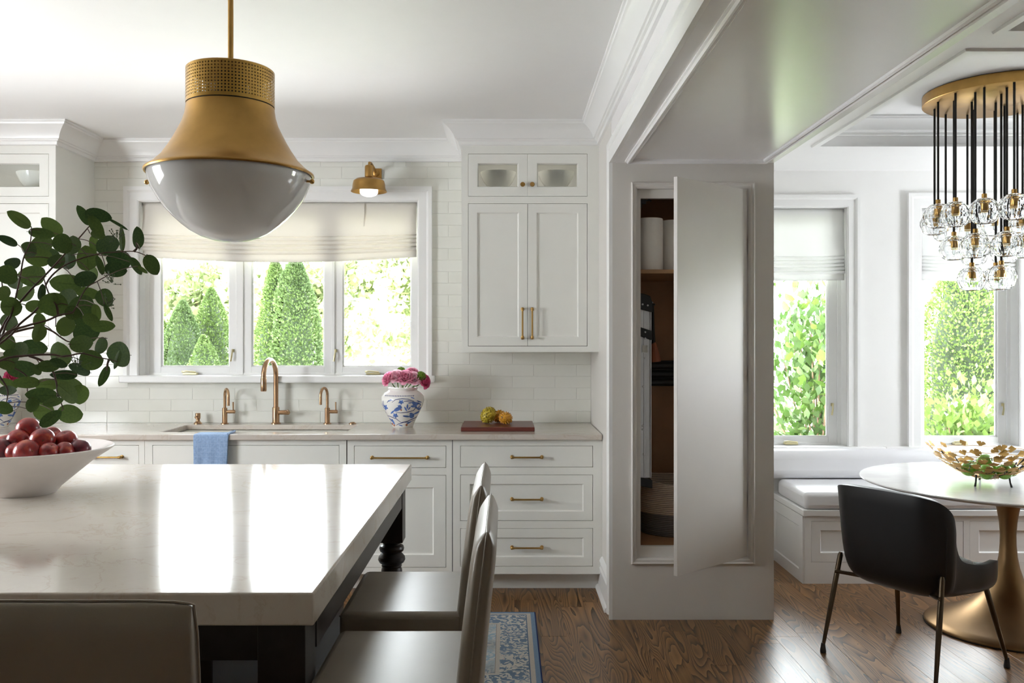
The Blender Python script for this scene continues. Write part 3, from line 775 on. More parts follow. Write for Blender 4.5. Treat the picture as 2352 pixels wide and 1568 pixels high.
# ------------------------------------------------------------------ worktop, sink, taps
SX0, SX1, SY0, SY1 = -2.03, -.946, 5.135, 5.565
mb = MB()
ox = [(-3.42,5.0),(XW-.004,5.0),(XW-.004,5.699),(-3.42,5.699)]; ix = [(SX0,SY0),(SX1,SY0),(SX1,SY1),(SX0,SY1)]
vs = [(x,y,z) for z in (.881,.914) for q in (ox, ix) for x, y in q]; fs = []
for i in range(4):
    j = (i+1) % 4; fs += [(i,j,8+j,8+i),(4+i,12+i,12+j,4+j),(8+i,8+j,12+j,12+i),(i,4+i,4+j,j)]
mb.add(vs, fs)
solo('worktop', mb, 'quartzite', 'pale veined stone worktop along the window wall', 'countertop', (-1.43, 5.0, .881), bev=.005, seg=3)
mb = MB()
d = .014
for x0, x1, y0, y1 in ((SX0-d,SX0,SY0-d,SY1+d),(SX1,SX1+d,SY0-d,SY1+d),(SX0,SX1,SY0-d,SY0),(SX0,SX1,SY1,SY1+d)): mb.box(x0,x1,y0,y1,.66,.880)
mb.box(SX0,SX1,SY0,SY1,.655,.67)
mb.box(SX0,SX1,SY1-.012,SY1,.845,.855)
sk = solo('sink', mb, 'steel', 'wide undermount steel sink below the kitchen window', 'sink', (-1.488, 5.35, .655), bev=.004)
part('drain', MB().lathe([(.0001,.008),(.035,.008),(.045,.002),(.045,0)], (-1.488,5.37,.67), 24), 'dark_iron', sk)

def arc_pts(base, h, rad, dirv, drop, n=14):
    """Gooseneck: straight up from base to height h, half circle of radius rad towards dirv, then down by drop."""
    b = Vector(base); dv = Vector((*dirv, 0)).normalized(); P = [b, b+Vector((0,0,h*.5)), b+Vector((0,0,h))]
    for i in range(1, n+1):
        a = PI*i/n; P.append(b+Vector((0,0,h))+dv*(rad-rad*math.cos(a))+Vector((0,0,rad*math.sin(a))))
    P.append(P[-1]+Vector((0,0,-drop))); return P
M = 'bronze_faucet'
bx, by, bz = -1.483, 5.632, .914
t = thing('kitchen_faucet', 'tall bronze gooseneck pull-down faucet behind the sink', 'faucet', (bx, by, bz))
part('base', MB().lathe([(.031,0),(.031,.005),(.026,.009)], (bx,by,bz), 24), M, t)
part('body', MB().lathe([(.0225,.005),(.0225,.104),(.020,.108),(.0165,.109)], (bx,by,bz), 24), M, t)
P = arc_pts((bx,by,bz+.109), .205, .098, (-.13,-1), 0)
part('spout', MB().tube(P, .0155, 16), M, t)
e = P[-1]
part('spray_head', MB().lathe([(.0165,0),(.0165,-.012),(.0185,-.016),(.0185,-.088),(.0165,-.094),(.0001,-.094)], e, 20), M, t)
part('valve', MB().lathe([(.0135,.015),(.0150,.055),(.0150,.083),(.013,.086),(.0001,.086)], (bx,by,bz+.073), 20, 'x'), M, t)
part('lever', MB().tube([(bx+.073,by-.004,bz+.084),(bx+.085,by-.030,bz+.088),(bx+.100,by-.060,bz+.076)], [.006,.0065,.0075], 10), M, t)
def small_tap(label, bx, dirv, hh):
    t = thing('small_faucet', label, 'faucet', (bx, by, bz), group='small bronze taps beside the main faucet')
    part('base', MB().lathe([(.0255,0),(.0255,.004),(.019,.007)], (bx,by,bz), 20), M, t)
    part('body', MB().lathe([(.0165,.004),(.0165,.100),(.014,.103),(.0095,.104)], (bx,by,bz), 20), M, t)
    part('spout', MB().tube(arc_pts((bx,by,bz+.104), hh, .048, dirv, .055), .0090, 12), M, t)
    part('valve', MB().lathe([(.0105,.012),(.0115,.030),(.0115,.066),(.0001,.068)], (bx,by,bz+.078), 16, 'x'), M, t)
    part('lever', MB().tube([(bx+.054,by,bz+.085),(bx+.054,by-.002,bz+.14)], [.004,.0052], 10), M, t)
small_tap('small bronze filtered-water tap near the soap pump, spout turned right', -1.812, (.6,-1), .073)
small_tap('small bronze tap between main faucet and flower vase', -1.152, (-.25,-1), .080)
t = thing('soap_dispenser', 'short bronze soap pump at the end of the row of taps', 'soap dispenser', (-1.985, by, bz))
part('base', MB().lathe([(.026,0),(.026,.005),(.020,.010),(.013,.018)], (-1.985,by,bz), 20), M, t)
part('pump_head', MB().lathe([(.012,.012),(.012,.030),(.0165,.034),(.0165,.066),(.014,.069),(.0001,.069)], (-1.985,by,bz), 20).tube([(-1.985,by,bz+.048),(-1.985,by-.045,bz+.046)], .006, 10), M, t)
t = thing('air_switch', 'flat round bronze disposal button by the sink corner', 'button', (-.990, by, bz))
part('rose', MB().lathe([(.024,0),(.024,.004),(.017,.008)], (-.990,by,bz), 20), M, t)
part('push_button', MB().lathe([(.014,.006),(.014,.011),(.0001,.012)], (-.990,by,bz), 20), M, t)

# towel over the front edge of the worktop
x0, x1 = -1.787, -1.585; n = 26; prof = [(5.13,.9165),(5.06,.9168),(5.01,.9175),(4.994,.914),(4.988,.900),(4.987,.86),(4.986,.80),(4.984,.73),(4.983,.665)]
vs = []; fs = []; k = len(prof)
for i in range(n+1):
    tt = i/n
    for j, (yy, zz) in enumerate(prof):
        drape = max(0, (j-4)/4)
        vs.append((x0+(x1-x0)*tt+.006*drape*(1 if tt < .5 else -1)*abs(2*tt-1), yy-.006*drape*(.5+.5*math.sin(tt*17)), zz))
for i in range(n):
    for j in range(k-1): fs.append((i*k+j,(i+1)*k+j,(i+1)*k+j+1,i*k+j+1))
tw = solo('tea_towel', MB().add(vs, fs), 'towel_blue', 'folded blue checked tea towel hung over the sink edge', 'towel', (-1.686, 4.99, .914), fix=False, angle=70)
md = tw.modifiers.new('thick', 'SOLIDIFY'); md.thickness = .009; md.offset = 1
subsurf(tw, 1)
part('folded_edge', MB().tube([(x1-.004,5.12,.921),(x1-.004,5.03,.922),(x1-.004,4.992,.916)], .0062, 8), 'towel_blue', tw)

# cutting board and horned melons
cb = MB().box(-.269,.167,5.155,5.555,.9142,.940)
cbo = solo('cutting_board', cb, 'padauk_board', 'thick red-brown wooden cutting board under the horned melons', 'cutting board', (-.05,5.35,.914), bev=.004, seg=2)
def kiwano(label, c, r, ln, tilt, mat, seed):
    q = random.Random(seed); R = tilt.to_matrix()
    o = solo('horned_melon', MB().sphere(c, r, 26, 18, (1, 1, ln), R), mat, label, 'fruit', c, group='horned melons on the cutting board')
    sp = MB(); tip = MB(); N = 120; ga = PI*(3-math.sqrt(5))
    for i in range(N):
        zz = 1-2*(i+.5)/N; rr = math.sqrt(1-zz*zz); th = ga*i+q.uniform(-.2,.2)
        p = Vector((rr*math.cos(th)*r, rr*math.sin(th)*r, zz*r*ln)); nn_ = Vector((p.x, p.y, p.z/ln**2)).normalized()
        p = R @ p; nn_ = R @ nn_; b = Vector(c)+p
        if b.z-.94 < .006: continue
        hgt = r*q.uniform(.10,.17)
        sp.tube([b-nn_*r*.05, b+nn_*hgt*.5, b+nn_*hgt], [r*.13, r*.09, r*.05], 6); tip.tube([b+nn_*hgt*.93, b+nn_*hgt*1.25], [r*.052, r*.025], 5)
    part('spikes', sp, mat, o, kind='stuff'); part('spike_tips', tip, 'kiwano_tip', o, kind='stuff', label='dark brown spike tips')
    e = R @ Vector((0, 0, r*ln)); ed = e.normalized()
    part('stalk_scar', MB().tube([Vector(c)+e*.97, Vector(c)+e*1.06], [r*.2, r*.1], 8), 'kiwano_tip', o)
kiwano('yellow-green horned melon, tallest of the three on the board', (-.112,5.385,.990), .041, 1.28, Euler((math.radians(-12), math.radians(32), 0)), 'kiwano_green', 3)
kiwano('orange horned melon lying half hidden behind the other two', (-.045,5.45,.978), .036, 1.2, Euler((math.radians(70), 0, math.radians(50))), 'kiwano_skin', 5)
kiwano('orange horned melon lying at the front with its stalk end towards the viewer', (-.004,5.325,.977), .036, 1.2, Euler((math.radians(78), 0, math.radians(-32))), 'kiwano_skin', 8)

# ------------------------------------------------------------------ blue and white vases with flowers
VP = [(.0001,.004),(.058,.0005),(.064,0),(.066,.006),(.080,.040),(.105,.090),(.126,.135),(.133,.165),(.130,.190),(.112,.212),(.094,.222),(.088,.228),(.092,.236),(.092,.244),(.086,.246),(.080,.240),(.080,.226),(.10,.205),(.12,.165),(.10,.08),(.05,.012),(.0001,.010)]
def vr(z):
    pts = [(zz, r) for r, zz in VP[2:14]]
    for (za, ra), (zb_, rb) in zip(pts, pts[1:]):
        if za <= z <= zb_: return ra+(rb-ra)*(z-za)/max(1e-6, zb_-za)
    return .09
def vase(label, c, yaw, group):
    v = solo('ceramic_vase', MB().lathe(VP, c, 56), 'porcelain', label, 'vase', c, group=group)
    def onv(px, py, off):          # motif coordinates: px across (607 = facing the viewer), py down
        z = min(.242, max(.004, (1465-py)/3459*.862)); a = math.asin(max(-.995, min(.995, (px-607)/3459/max(.05, vr(z)))))+yaw
        r = vr(z)+off; return (c[0]+r*math.sin(a), c[1]-r*math.cos(a), c[2]+z)
    dec = MB(); nav = MB(); rust = MB()
    def stroke(mb, pts, wpx):
        P = [Vector((*p, 0)) for p in pts]; Q = []
        for a, b in zip(P, P[1:]):
            nseg = max(1, int((b-a).length/25)); Q += [a+(b-a)*i/nseg for i in range(nseg)]
        Q.append(P[-1]); vs = []
        for i, q in enumerate(Q):
            tg = (Q[min(i+1, len(Q)-1)]-Q[max(i-1, 0)]).normalized(); nn_ = Vector((-tg.y, tg.x, 0))
            ww = wpx*(.45+.55*math.sin(PI*min(1, max(0, i/(len(Q)-1)))))
            for s in (-1, 0, 1): vs.append(onv(q.x+nn_.x*ww*s, q.y+nn_.y*ww*s, .0009))
        mb.add(vs, [(3*i+s, 3*i+s+1, 3*i+s+4, 3*i+s+3) for i in range(len(Q)-1) for s in (0, 1)])
    def blob(mb, x, y, rx, ry, ang=0, n=12, lob=0, dep=0):
        vs = [onv(x, y, .0016)]; ca, sa = math.cos(ang), math.sin(ang)
        for i in range(n):
            a = 2*PI*i/n; k = 1+dep*math.cos(lob*a); u, w_ = rx*k*math.cos(a), ry*k*math.sin(a); vs.append(onv(x+u*ca-w_*sa, y+u*sa+w_*ca, .0011))
        mb.add(vs, [(0, 1+i, 1+(i+1) % n) for i in range(n)])
    for s in (((480,830),(560,760),(700,735),(820,750),(930,800)), ((545,1075),(650,1090),(780,1075),(900,1040),(960,950)), ((230,1175),(400,1190),(540,1245),(635,1335)),
              ((635,1335),(760,1310),(900,1235),(990,1150)), ((520,1415),(580,1370),(700,1330),(800,1330),(880,1290)), ((360,845),(400,790),(460,770)), ((250,800),(245,880),(290,950)), ((730,800),(830,790),(920,810))): stroke(nav, s, 9)
    for x, y, r in ((300,965,62), (680,820,46), (530,1160,52)): blob(dec, x, y, r, r, .3, 30, 5, .28)
    blob(dec, 600,990,105,44,-.55); blob(dec, 645,920,36,32); blob(dec, 470,1075,62,20,-.75)           # perched bird
    stroke(dec, ((610,900),(590,912)), 7); blob(rust, 668,1015,16,24)
    blob(dec, 855,1170,42,70,.25); blob(dec, 850,1115,28,26); blob(dec, 755,1180,72,24,.2); blob(dec, 945,1105,66,20,-.6)   # flying bird
    blob(dec, 960,900,58,95,-.35, 24, 3, .2); blob(dec, 905,930,42,30); blob(dec, 985,1010,22,40)
    for x, y, a, L in ((760,990,1.25,62),(800,930,1.7,62),(830,980,2.2,48),(430,790,2.7,42),(470,770,.3,38),(205,930,1.5,55),(235,1090,.9,52),(400,1280,.85,62),(455,1320,1.2,78),(620,1410,.35,48),
                       (780,1350,2.5,62),(380,1370,.7,46),(860,840,3.0,46),(1010,820,.7,46),(900,720,.5,40),(1015,1000,1.5,36)): blob(dec, x, y, L, L*.27, a, 12)
    for x, y in ((470,1420),(740,1400),(430,1385)): blob(rust, x, y, 20, 34, .3)
    for i in range(26): blob(nav, 607+math.sin(-1.45+i*2.9/25)*(.0905*3459), 672, 13*max(.35, math.cos(-1.45+i*2.9/25)), 17, 0, 4)
    part('painted_birds_and_flowers', dec, 'blue_paint', v, label='blue painted birds and flowers'); part('painted_vines', nav, 'navy_paint', v, label='dark blue painted vines and dots'); part('painted_accents', rust, 'rust_paint', v, label='rust painted accents')
    return v
V1 = (-.646, 5.455, .9143); V2 = (-3.175, 5.455, .9143)
vase('round blue and white painted vase full of pink roses', V1, math.atan2(V1[0], V1[1]), 'blue and white bird vases')
vase('blue and white vase half hidden behind the eucalyptus', V2, .9, 'blue and white bird vases')
def petal(w_, h, curl):
    vs = []; fs = []; nu, nv = 7, 5
    for j in range(nv):
        t = j/(nv-1); hw = w_*math.sin(PI*(.14+.66*t))**.7
        for i in range(nu):
            u = 2*i/(nu-1)-1; vs.append((u*hw, -(u*u)*hw*.55+curl*t**3, h*t))
    for j in range(nv-1):
        for i in range(nu-1): fs.append((j*nu+i, j*nu+i+1, (j+1)*nu+i+1, (j+1)*nu+i))
    return vs, fs
def rose(label, head, axis, r, mouth, mat='rose_pink', V=None):
    V = V or V1
    t = thing('rose', label, 'flower', head, group='pink roses in the painted vase'); H = Vector(head); ax = Vector(axis).normalized()
    R = ax.to_track_quat('Z', 'Y').to_matrix(); q = random.Random(label); bl = MB()
    for ring, (n, rad, w_, h, tilt, curl) in enumerate(((3,.10,.42,.95,-.05,.02),(4,.26,.55,1.0,.10,.10),(5,.46,.68,.98,.30,.25),(6,.64,.78,.90,.55,.42),(6,.74,.80,.80,.85,.55))):
        for i in range(n):
            a = 2*PI*i/n+ring*.7+q.uniform(-.15,.15); vs, fs = petal(w_*r, h*r*1.35, curl*r*.7)
            Mx = Matrix.Rotation(a, 3, 'Z'); T = Matrix.Rotation(-tilt, 3, 'X'); out = []
            for p in vs:
                v = T @ Vector(p); v = Mx @ (v+Vector((0, rad*r*.62, -.45*r))); v = R @ v; out.append(H+v)
            bl.add(out, fs)
    part('bloom', bl, mat, t, angle=80, fix=False)
    b = H-ax*r*.55; part('calyx', MB().sphere(b, r*.30, 10, 6, (1,1,.9), R), 'stem_green', t)
    m = Vector(mouth); part('stem', MB().tube([b, (b+m)/2+Vector((0,0,-.006)), m, m+Vector(((V[0]-m.x)*.5, (V[1]-m.y)*.5, -.10))], .0034, 6), 'stem_green', t)
zr = .914+.245
def at(px, py, d): return ((px-1163)*d/2010, d, 1.46-(py-778)*d/2010)
rose('pink rose leaning out furthest over the left side of the vase', (-.729,5.40,1.211), (-.75,-.35,.35), .036, (-.69,5.42,zr))
rose('open pink rose second from the left in the vase', (-.676,5.385,1.229), (-.2,-.75,.55), .034, (-.67,5.42,zr))
rose('pink rose at the front centre of the vase', (-.619,5.375,1.222), (.05,-.8,.55), .037, (-.64,5.40,zr))
rose('pink rose just left of the larger green pompom', (-.567,5.385,1.217), (.3,-.75,.5), .033, (-.61,5.41,zr))
rose('pink rose standing highest at the back of the vase', (-.588,5.46,1.248), (.1,-.5,.8), .031, (-.63,5.46,zr))
rose('deep pink rose drooping over the right side of the vase', (-.505,5.41,1.196), (.8,-.4,.1), .033, (-.58,5.44,zr), 'rose_deep')
rose('pink bloom peeping between eucalyptus leaves over the half hidden vase', (-3.05,5.40,1.222), (.5,-.6,.5), .034, (-3.12,5.43,zr), 'rose_deep', V2)
def pompom(label, c, r, mouth):
    t = thing('green_pompom_flower', label, 'flower', c, group='green pompom flowers in the painted vase'); q = random.Random(label); mb = MB().sphere(c, r*.8, 14, 10)
    ga = PI*(3-math.sqrt(5))
    for i in range(220):
        z = 1-2*(i+.5)/220; rr = math.sqrt(1-z*z); d = Vector((rr*math.cos(ga*i), rr*math.sin(ga*i), z)); p = Vector(c)+d*r*.78; d = (d+Vector((q.uniform(-.4,.4),q.uniform(-.4,.4),q.uniform(-.4,.4)))).normalized()
        mb.tube([p, p+d*r*.26], [r*.075, r*.03], 4)
    part('tufted_head', mb, 'moss_green', t, angle=80)
    b = Vector(c)-Vector((0,0,r*.7)); m = Vector(mouth); part('stem', MB().tube([b, (b+m)/2, m, m+Vector(((V1[0]-m.x)*.5,(V1[1]-m.y)*.5,-.10))], .0036, 6), 'stem_green', t)
pompom('larger green pompom flower on the right of the roses', (-.528,5.40,1.228), .033, (-.585,5.42,zr))
pompom('small green pompom flower rising behind the roses', (-.657,5.47,1.258), .028, (-.65,5.47,zr))

# wall lamp over the window
t = thing('wall_lamp', 'small brass barn-style wall lamp above the kitchen window', 'lamp', (-.848, 5.70, 2.532))
part('backplate', MB().box(-.881,-.811,5.685,5.7005,2.495,2.567), 'brass', t, bev=.003)
part('arm', MB().lathe([(.022,0),(.020,-.010),(.010,-.014)], (-.845,5.685,2.536), 18, 'y').tube([(-.847,5.685,2.536),(-.853,5.62,2.56),(-.860,5.55,2.575),(-.862,5.51,2.568),(-.863,5.497,2.54)], .0085, 10), 'brass', t)
lx, ly = -.863, 5.495
part('socket', MB().lathe([(.010,2.552),(.022,2.548),(.026,2.540),(.026,2.478),(.020,2.470)], (lx,ly,0), 20), 'brass', t)
part('lamp_shade', MB().lathe([(.020,2.478),(.030,2.470),(.080,2.462),(.096,2.450),(.101,2.430),(.104,2.402),(.109,2.392),(.113,2.384),(.111,2.383),(.106,2.391),(.101,2.402),(.098,2.430),(.092,2.448),(.078,2.458),(.025,2.466)], (lx,ly,0), 40, closed=True), 'brass', t)
part('globe', MB().lathe([(.0001,2.352),(.025,2.354),(.045,2.362),(.056,2.374),(.057,2.40),(.057,2.44),(.0001,2.452)], (lx,ly,0), 32), 'light_globe', t, label='white frosted globe')
# ------------------------------------------------------------------ island
t = thing('kitchen_island', 'large island with thick veined stone top on dark turned legs', 'island', (-1.38, 2.85, 0))
part('stone_top', MB().box(-2.35, -.4135, 1.88, 3.82, .843, .914), 'quartzite', t, bev=.005, seg=3, label='thick pale veined stone top')
ap = MB().box(-2.30,-.457,1.945,1.967,.745,.843).box(-2.30,-.457,3.74,3.762,.745,.843).box(-.462,-.440,2.03,3.69,.745,.843).box(-2.30,-2.28,1.95,3.76,.745,.843)
part('apron', ap, 'espresso_wood', t, bev=.002)
part('cabinet_body', MB().box(-2.15, -.672, 2.0, 3.62, .10, .8425).box(-2.10, -.72, 2.06, 3.56, 0, .10), 'espresso_wood', t, bev=.003)
LP_ = [(.052,.600),(.040,.592),(.036,.586),(.050,.578),(.053,.568),(.050,.556),(.040,.550),(.046,.544),(.056,.532),(.058,.520),(.052,.508),(.040,.500),(.044,.494),(.040,.488),(.044,.478),(.052,.40),(.055,.32),(.050,.22),(.040,.14),(.036,.115),(.046,.105),(.048,.09),(.038,.08),(.045,.06),(.048,.03),(.040,.0)]
for cx, cy in ((-.4945,1.975),(-.4895,3.737),(-2.26,1.975),(-2.26,3.737)):
    mb = MB().box(cx-.0525,cx+.0525,cy-.0525,cy+.0525,.60,.8428).lathe(LP_ if cy < 3 else LP_[:-1]+[(.041,.0112)], (cx,cy,0), 28)
    part('leg', mb, 'espresso_wood', t, bev=.002, angle=30)

# ------------------------------------------------------------------ leather counter stools
def stool():
    t = thing('counter_stool', '', 'stool'); M = 'leather_taupe'
    seat = part('seat', MB().box(-.228,.228,-.185,.163,.600,.690), M, t, bev=.018, seg=4)
    pts = [(-.224,-.18,.678),(-.224,.154,.678),(-.217,.161,.678),(.217,.161,.678),(.224,.154,.678),(.224,-.18,.678)]
    part('piping', MB().tube(pts, .0030, 6), M, seat)
    n, m = 32, 36; vs = []; fs = []; hw = .230
    def P(u, v, s):
        z = .602+.450*v; y = -.192-.046*v**1.25
        c = max(0, 1-abs(u)**12)**.5*max(0, 1-max(0, (v-.78)/.22)**2.2)**.5
        ucorner = 1-.014*max(0, (v-.9)/.1)**2
        return (u*hw*ucorner, y+s*(.0125+.0195*c*(1-.25*v)-.009*max(0, (v-.93)/.07)), z-.006*abs(u)**10*v)
    for s in (1, -1):
        for j in range(m+1):
            for i in range(n+1): vs.append(P(math.sin((2*i/n-1)*PI/2), 1-(1-j/m)**1.6, s))
    K = (n+1)*(m+1)
    for s in (0, 1):
        for j in range(m):
            for i in range(n): a = s*K+j*(n+1)+i; fs.append((a, a+1, a+n+2, a+n+1))
    for j in range(m):
        for i in (0, n): a = j*(n+1)+i; b = a+n+1; fs.append((a, b, b+K, a+K))
    for i in range(n):
        for j in (0, m): a = j*(n+1)+i; fs.append((a, a+1, a+1+K, a+K))
    back = part('backrest', MB().add(vs, fs), M, t, angle=60)
    seam = [P(-1, v/10, 0) for v in range(11)]+[P(math.sin((2*i/12-1)*PI/2), 1, 0) for i in range(1, 12)]+[P(1, v/10, 0) for v in range(10, -1, -1)]
    part('piping', MB().tube([(x*1.012, y, z+.002*(z > 1)) for x, y, z in seam], .0022, 6), M, back)
    for sx in (-1, 1):
        for y in (-.165, .137): part('leg', MB().box(sx*.20-.02, sx*.20+.02, y-.02, y+.02, 0, .602), 'espresso_wood', t, bev=.003)
        part('stretcher', MB().box(sx*.20-.011, sx*.20+.011, -.15, .120, .20, .232), 'espresso_wood', t, bev=.002)
    part('footrest', MB().box(-.18, .18, .126, .148, .25, .285), 'espresso_wood', t, bev=.002)
    return t
s0 = stool(); GR = 'leather counter stools around the island'
s0['group'] = GR; s0['label'] = 'taupe leather counter stool at the right side of the island, nearer the window wall'
s0.location = (-.308, 2.685, 0); s0.rotation_euler = (0, 0, PI/2)
s1 = copy_tree(s0, (-.279, 2.095, 0), 'taupe leather counter stool at the right side of the island, nearer the viewer')
s2 = copy_tree(s0, (-.714, 1.595, 0), 'taupe leather counter stool in front of the island, seen from behind'); s2.rotation_euler = (0, 0, 0)

# ------------------------------------------------------------------ rug
solo('runner_rug', MB().box(-2.165, .155, 3.59, 4.65, .0005, .011), 'rug_pattern', 'blue and cream floral runner rug between island and cabinets', 'rug', (-1.005, 4.12, .0005), bev=.004)

# ------------------------------------------------------------------ big pendant
px_, py_ = -.819, 2.60
def holes_mat():
    m, nt, b = _new('perforated_brass')
    b.inputs['Base Color'].default_value = (0.44, 0.265, 0.072, 1); b.inputs['Metallic'].default_value = 1; b.inputs['Roughness'].default_value = 0.28
    tc = nt.nodes.new('ShaderNodeTexCoord'); sp = nt.nodes.new('ShaderNodeSeparateXYZ'); lk(nt, tc.outputs['Object'], sp.inputs[0])
    ang = math_(nt, 'MULTIPLY', math_(nt, 'ARCTAN2', sp.outputs[1], sp.outputs[0]), 84/(2*PI)); zz = math_(nt, 'MULTIPLY', sp.outputs[2], 1/.0091)
    fa = math_(nt, 'SUBTRACT', math_(nt, 'FRACT', ang), .5); fz = math_(nt, 'SUBTRACT', math_(nt, 'FRACT', zz), .5)
    d = math_(nt, 'SQRT', math_(nt, 'ADD', math_(nt, 'MULTIPLY', fa, fa), math_(nt, 'MULTIPLY', fz, fz)))
    inside = math_(nt, 'LESS_THAN', d, .24)
    rng = math_(nt, 'MULTIPLY', math_(nt, 'GREATER_THAN', sp.outputs[2], .0075), math_(nt, 'LESS_THAN', sp.outputs[2], .1000))
    tr = nt.nodes.new('ShaderNodeBsdfTransparent'); mx = nt.nodes.new('ShaderNodeMixShader')
    lk(nt, math_(nt, 'MULTIPLY', inside, rng), mx.inputs[0]); lk(nt, b.outputs[0], mx.inputs[1]); lk(nt, tr.outputs[0], mx.inputs[2]); lk(nt, mx.outputs[0], nt.nodes['Material Output'].inputs[0])
holes_mat()
t = thing('pendant_light', 'large brass bell pendant with white glass bowl hanging over the island', 'pendant lamp', (px_, py_, 2.1495))
part('rod', MB().tube([(px_,py_,2.24),(px_,py_,2.742)], .0080, 14).lathe([(.0001,2.742),(.06,2.741),(.062,2.728),(.014,2.715)], (px_,py_,0), 28), 'brass', t)
part('perforated_band', MB().lathe([(.1268,2.1505),(.1268,2.2535)], (px_,py_,0), 96), 'perforated_brass', t, fix=False)
band = t.children[-1]
band.data.polygons.foreach_set('use_smooth', [True]*len(band.data.polygons))
part('band_cap', MB().lathe([(.1268,2.2535),(.124,2.256),(.03,2.262),(.022,2.275),(.009,2.28)], (px_,py_,0), 64), 'brass', t)
part('socket', MB().lathe([(.03,2.255),(.045,2.24),(.045,2.10),(.03,2.09)], (px_,py_,0), 24), 'dark_iron', t)
part('gap_ring', MB().lathe([(.1235,2.1470),(.1235,2.1510)], (px_,py_,0), 64), 'gap_dark', t)
SP = [(.1265,2.1470),(.1268,2.140),(.1300,2.1198),(.1380,2.094),(.1495,2.0706),(.1625,2.045),(.1767,2.021),(.1965,1.991),(.219,1.969),(.2330,1.958),(.2400,1.953),(.2415,1.950),(.2400,1.9475),(.2370,1.949)]
part('lamp_shade', MB().lathe(SP+[(r-.003, z-.002) for r, z in reversed(SP[:-3])], (px_,py_,0), 96, closed=True), 'brass', t, angle=50)
part('rim', MB().lathe([(.2360,1.955),(.2420,1.9525),(.2430,1.949),(.2410,1.945),(.2360,1.946)], (px_,py_,0), 96, closed=True), 'brass', t)
GP = [(.2345,1.954),(.2340,1.938),(.2295,1.921),(.2190,1.895),(.2040,1.8695),(.1860,1.845),(.1640,1.8205),(.1400,1.7985),(.1150,1.7795),(.0850,1.7635),(.0500,1.7530),(.0200,1.7490),(.0001,1.7480)]
part('glass_bowl', MB().lathe(GP+[(max(.0001, r-.004), z+.004) for r, z in reversed(GP)], (px_,py_,0), 96, closed=True), 'opal_glass', t, angle=80, label='white opal glass bowl')
for a in (math.radians(-178), math.radians(-4), math.radians(90)):
    ca, sa = math.cos(a), math.sin(a)
    part('thumb_screw', MB().tube([(px_+.228*ca,py_+.228*sa,1.9255),(px_+.242*ca,py_+.242*sa,1.9245)], .0035, 8).sphere((px_+.246*ca,py_+.246*sa,1.924), .0075, 10, 8), 'brass', t)

# ------------------------------------------------------------------ fruit bowl with plums
bx_, by_ = -1.705, 3.10
BP = [(.0001,.010),(.095,.004),(.100,0),(.104,.004),(.118,.022),(.165,.062),(.225,.112),(.272,.143),(.287,.154),(.290,.160),(.286,.163),(.268,.152),(.220,.122),(.160,.075),(.110,.034),(.06,.022),(.0001,.020)]
solo('fruit_bowl', MB().lathe(BP, (bx_,by_,.9142), 72), 'bowl_clay', 'wide matte pale clay bowl heaped with plums on the island', 'bowl', (bx_,by_,.9142), angle=50)
def plum_mesh():
    mb = MB().sphere((0,0,0), 1, 28, 18); out = []
    for x, y, z in mb.v:
        a = math.atan2(y, x); r = 1-.055*math.exp(-(a/.22)**2)*max(0, 1-abs(z)**3); k = 1-.22*math.exp(-((1-z)/.05)) if z > 0 else 1-.05*math.exp(-((1+z)/.05))
        out.append((x*r, y*r, z*.93*(k if abs(z) > .6 else 1)))
    mb.v = out; return mb
pm = {m: mesh('plum', plum_mesh(), m, angle=80) for m in ('plum_red', 'plum_dark')}
PLUMS = [(.0415,(-1.682,3.08,1.143),'plum_red','plum lying on the very top of the heap',(-.9,.3,.5)), (.0385,(-1.691,3.03,1.109),'plum_red','red plum in the heap, directly below left of the topmost one',(1.4,.6,1.2)),
 (.0420,(-1.590,3.00,1.112),'plum_red','large red plum in the heap with its stalk dimple facing the viewer',(1.5,.2,.5)), (.0380,(-1.539,3.06,1.105),'plum_red','red plum with clear groove, furthest right in the upper tier',(.1,.3,-1.2)),
 (.0350,(-1.660,3.20,1.105),'plum_red','plum barely showing behind the upper tier of the heap',(.4,.6,0)), (.0400,(-1.722,2.985,1.080),'plum_dark','dark plum cut by the left edge of the picture',(.3,.9,0)),
 (.0450,(-1.606,2.935,1.078),'plum_red','flattened red plum low at the front of the heap',(1.3,.2,.9)), (.0340,(-1.544,2.955,1.078),'plum_red','orange-red plum low at the front beside the flattened one',(.3,.4,.2)),
 (.0335,(-1.509,2.985,1.076),'plum_red','red plum with yellow patch, low in front of the grooved one',(.8,-.6,.2)), (.0360,(-1.478,3.035,1.080),'plum_dark','dark purple plum furthest right in the bowl',(.2,.1,2)),
 (.0350,(-1.660,2.965,1.075),'plum_red','orange plum tucked behind the flattened front one',(.5,.2,.7)), (.0400,(-1.78,3.12,1.08),'plum_red','plum hidden at the back of the heap, left side',(.5,.2,.7)), (.0380,(-1.60,3.15,1.06),'plum_red','plum hidden at the back of the heap, right side',(.5,.2,.7)),
 (.0400,(-1.66,3.09,1.03),'plum_red','plum buried in the middle of the heap',(0,0,0)), (.0380,(-1.585,3.06,1.03),'plum_dark','plum buried under the grooved one',(0,0,0)), (.0380,(-1.70,3.02,1.02),'plum_red','plum at the bottom of the bowl',(0,0,0))]
for r, c, m, lb, ro in PLUMS:
    o = bpy.data.objects.new('plum', pm[m]); link(o); o.location = c; o.scale = (r, r, r); o.rotation_euler = ro
    tag(o, lb, 'fruit', 'plums heaped in the clay bowl')
    st = inst('stalk_dimple', pm.setdefault('st', mesh('stalk_dimple', MB().lathe([(.0001,.70),(.06,.74),(.03,.80),(.0001,.81)], (0,0,0), 8), 'kiwano_tip')), o, Matrix.Identity(4))

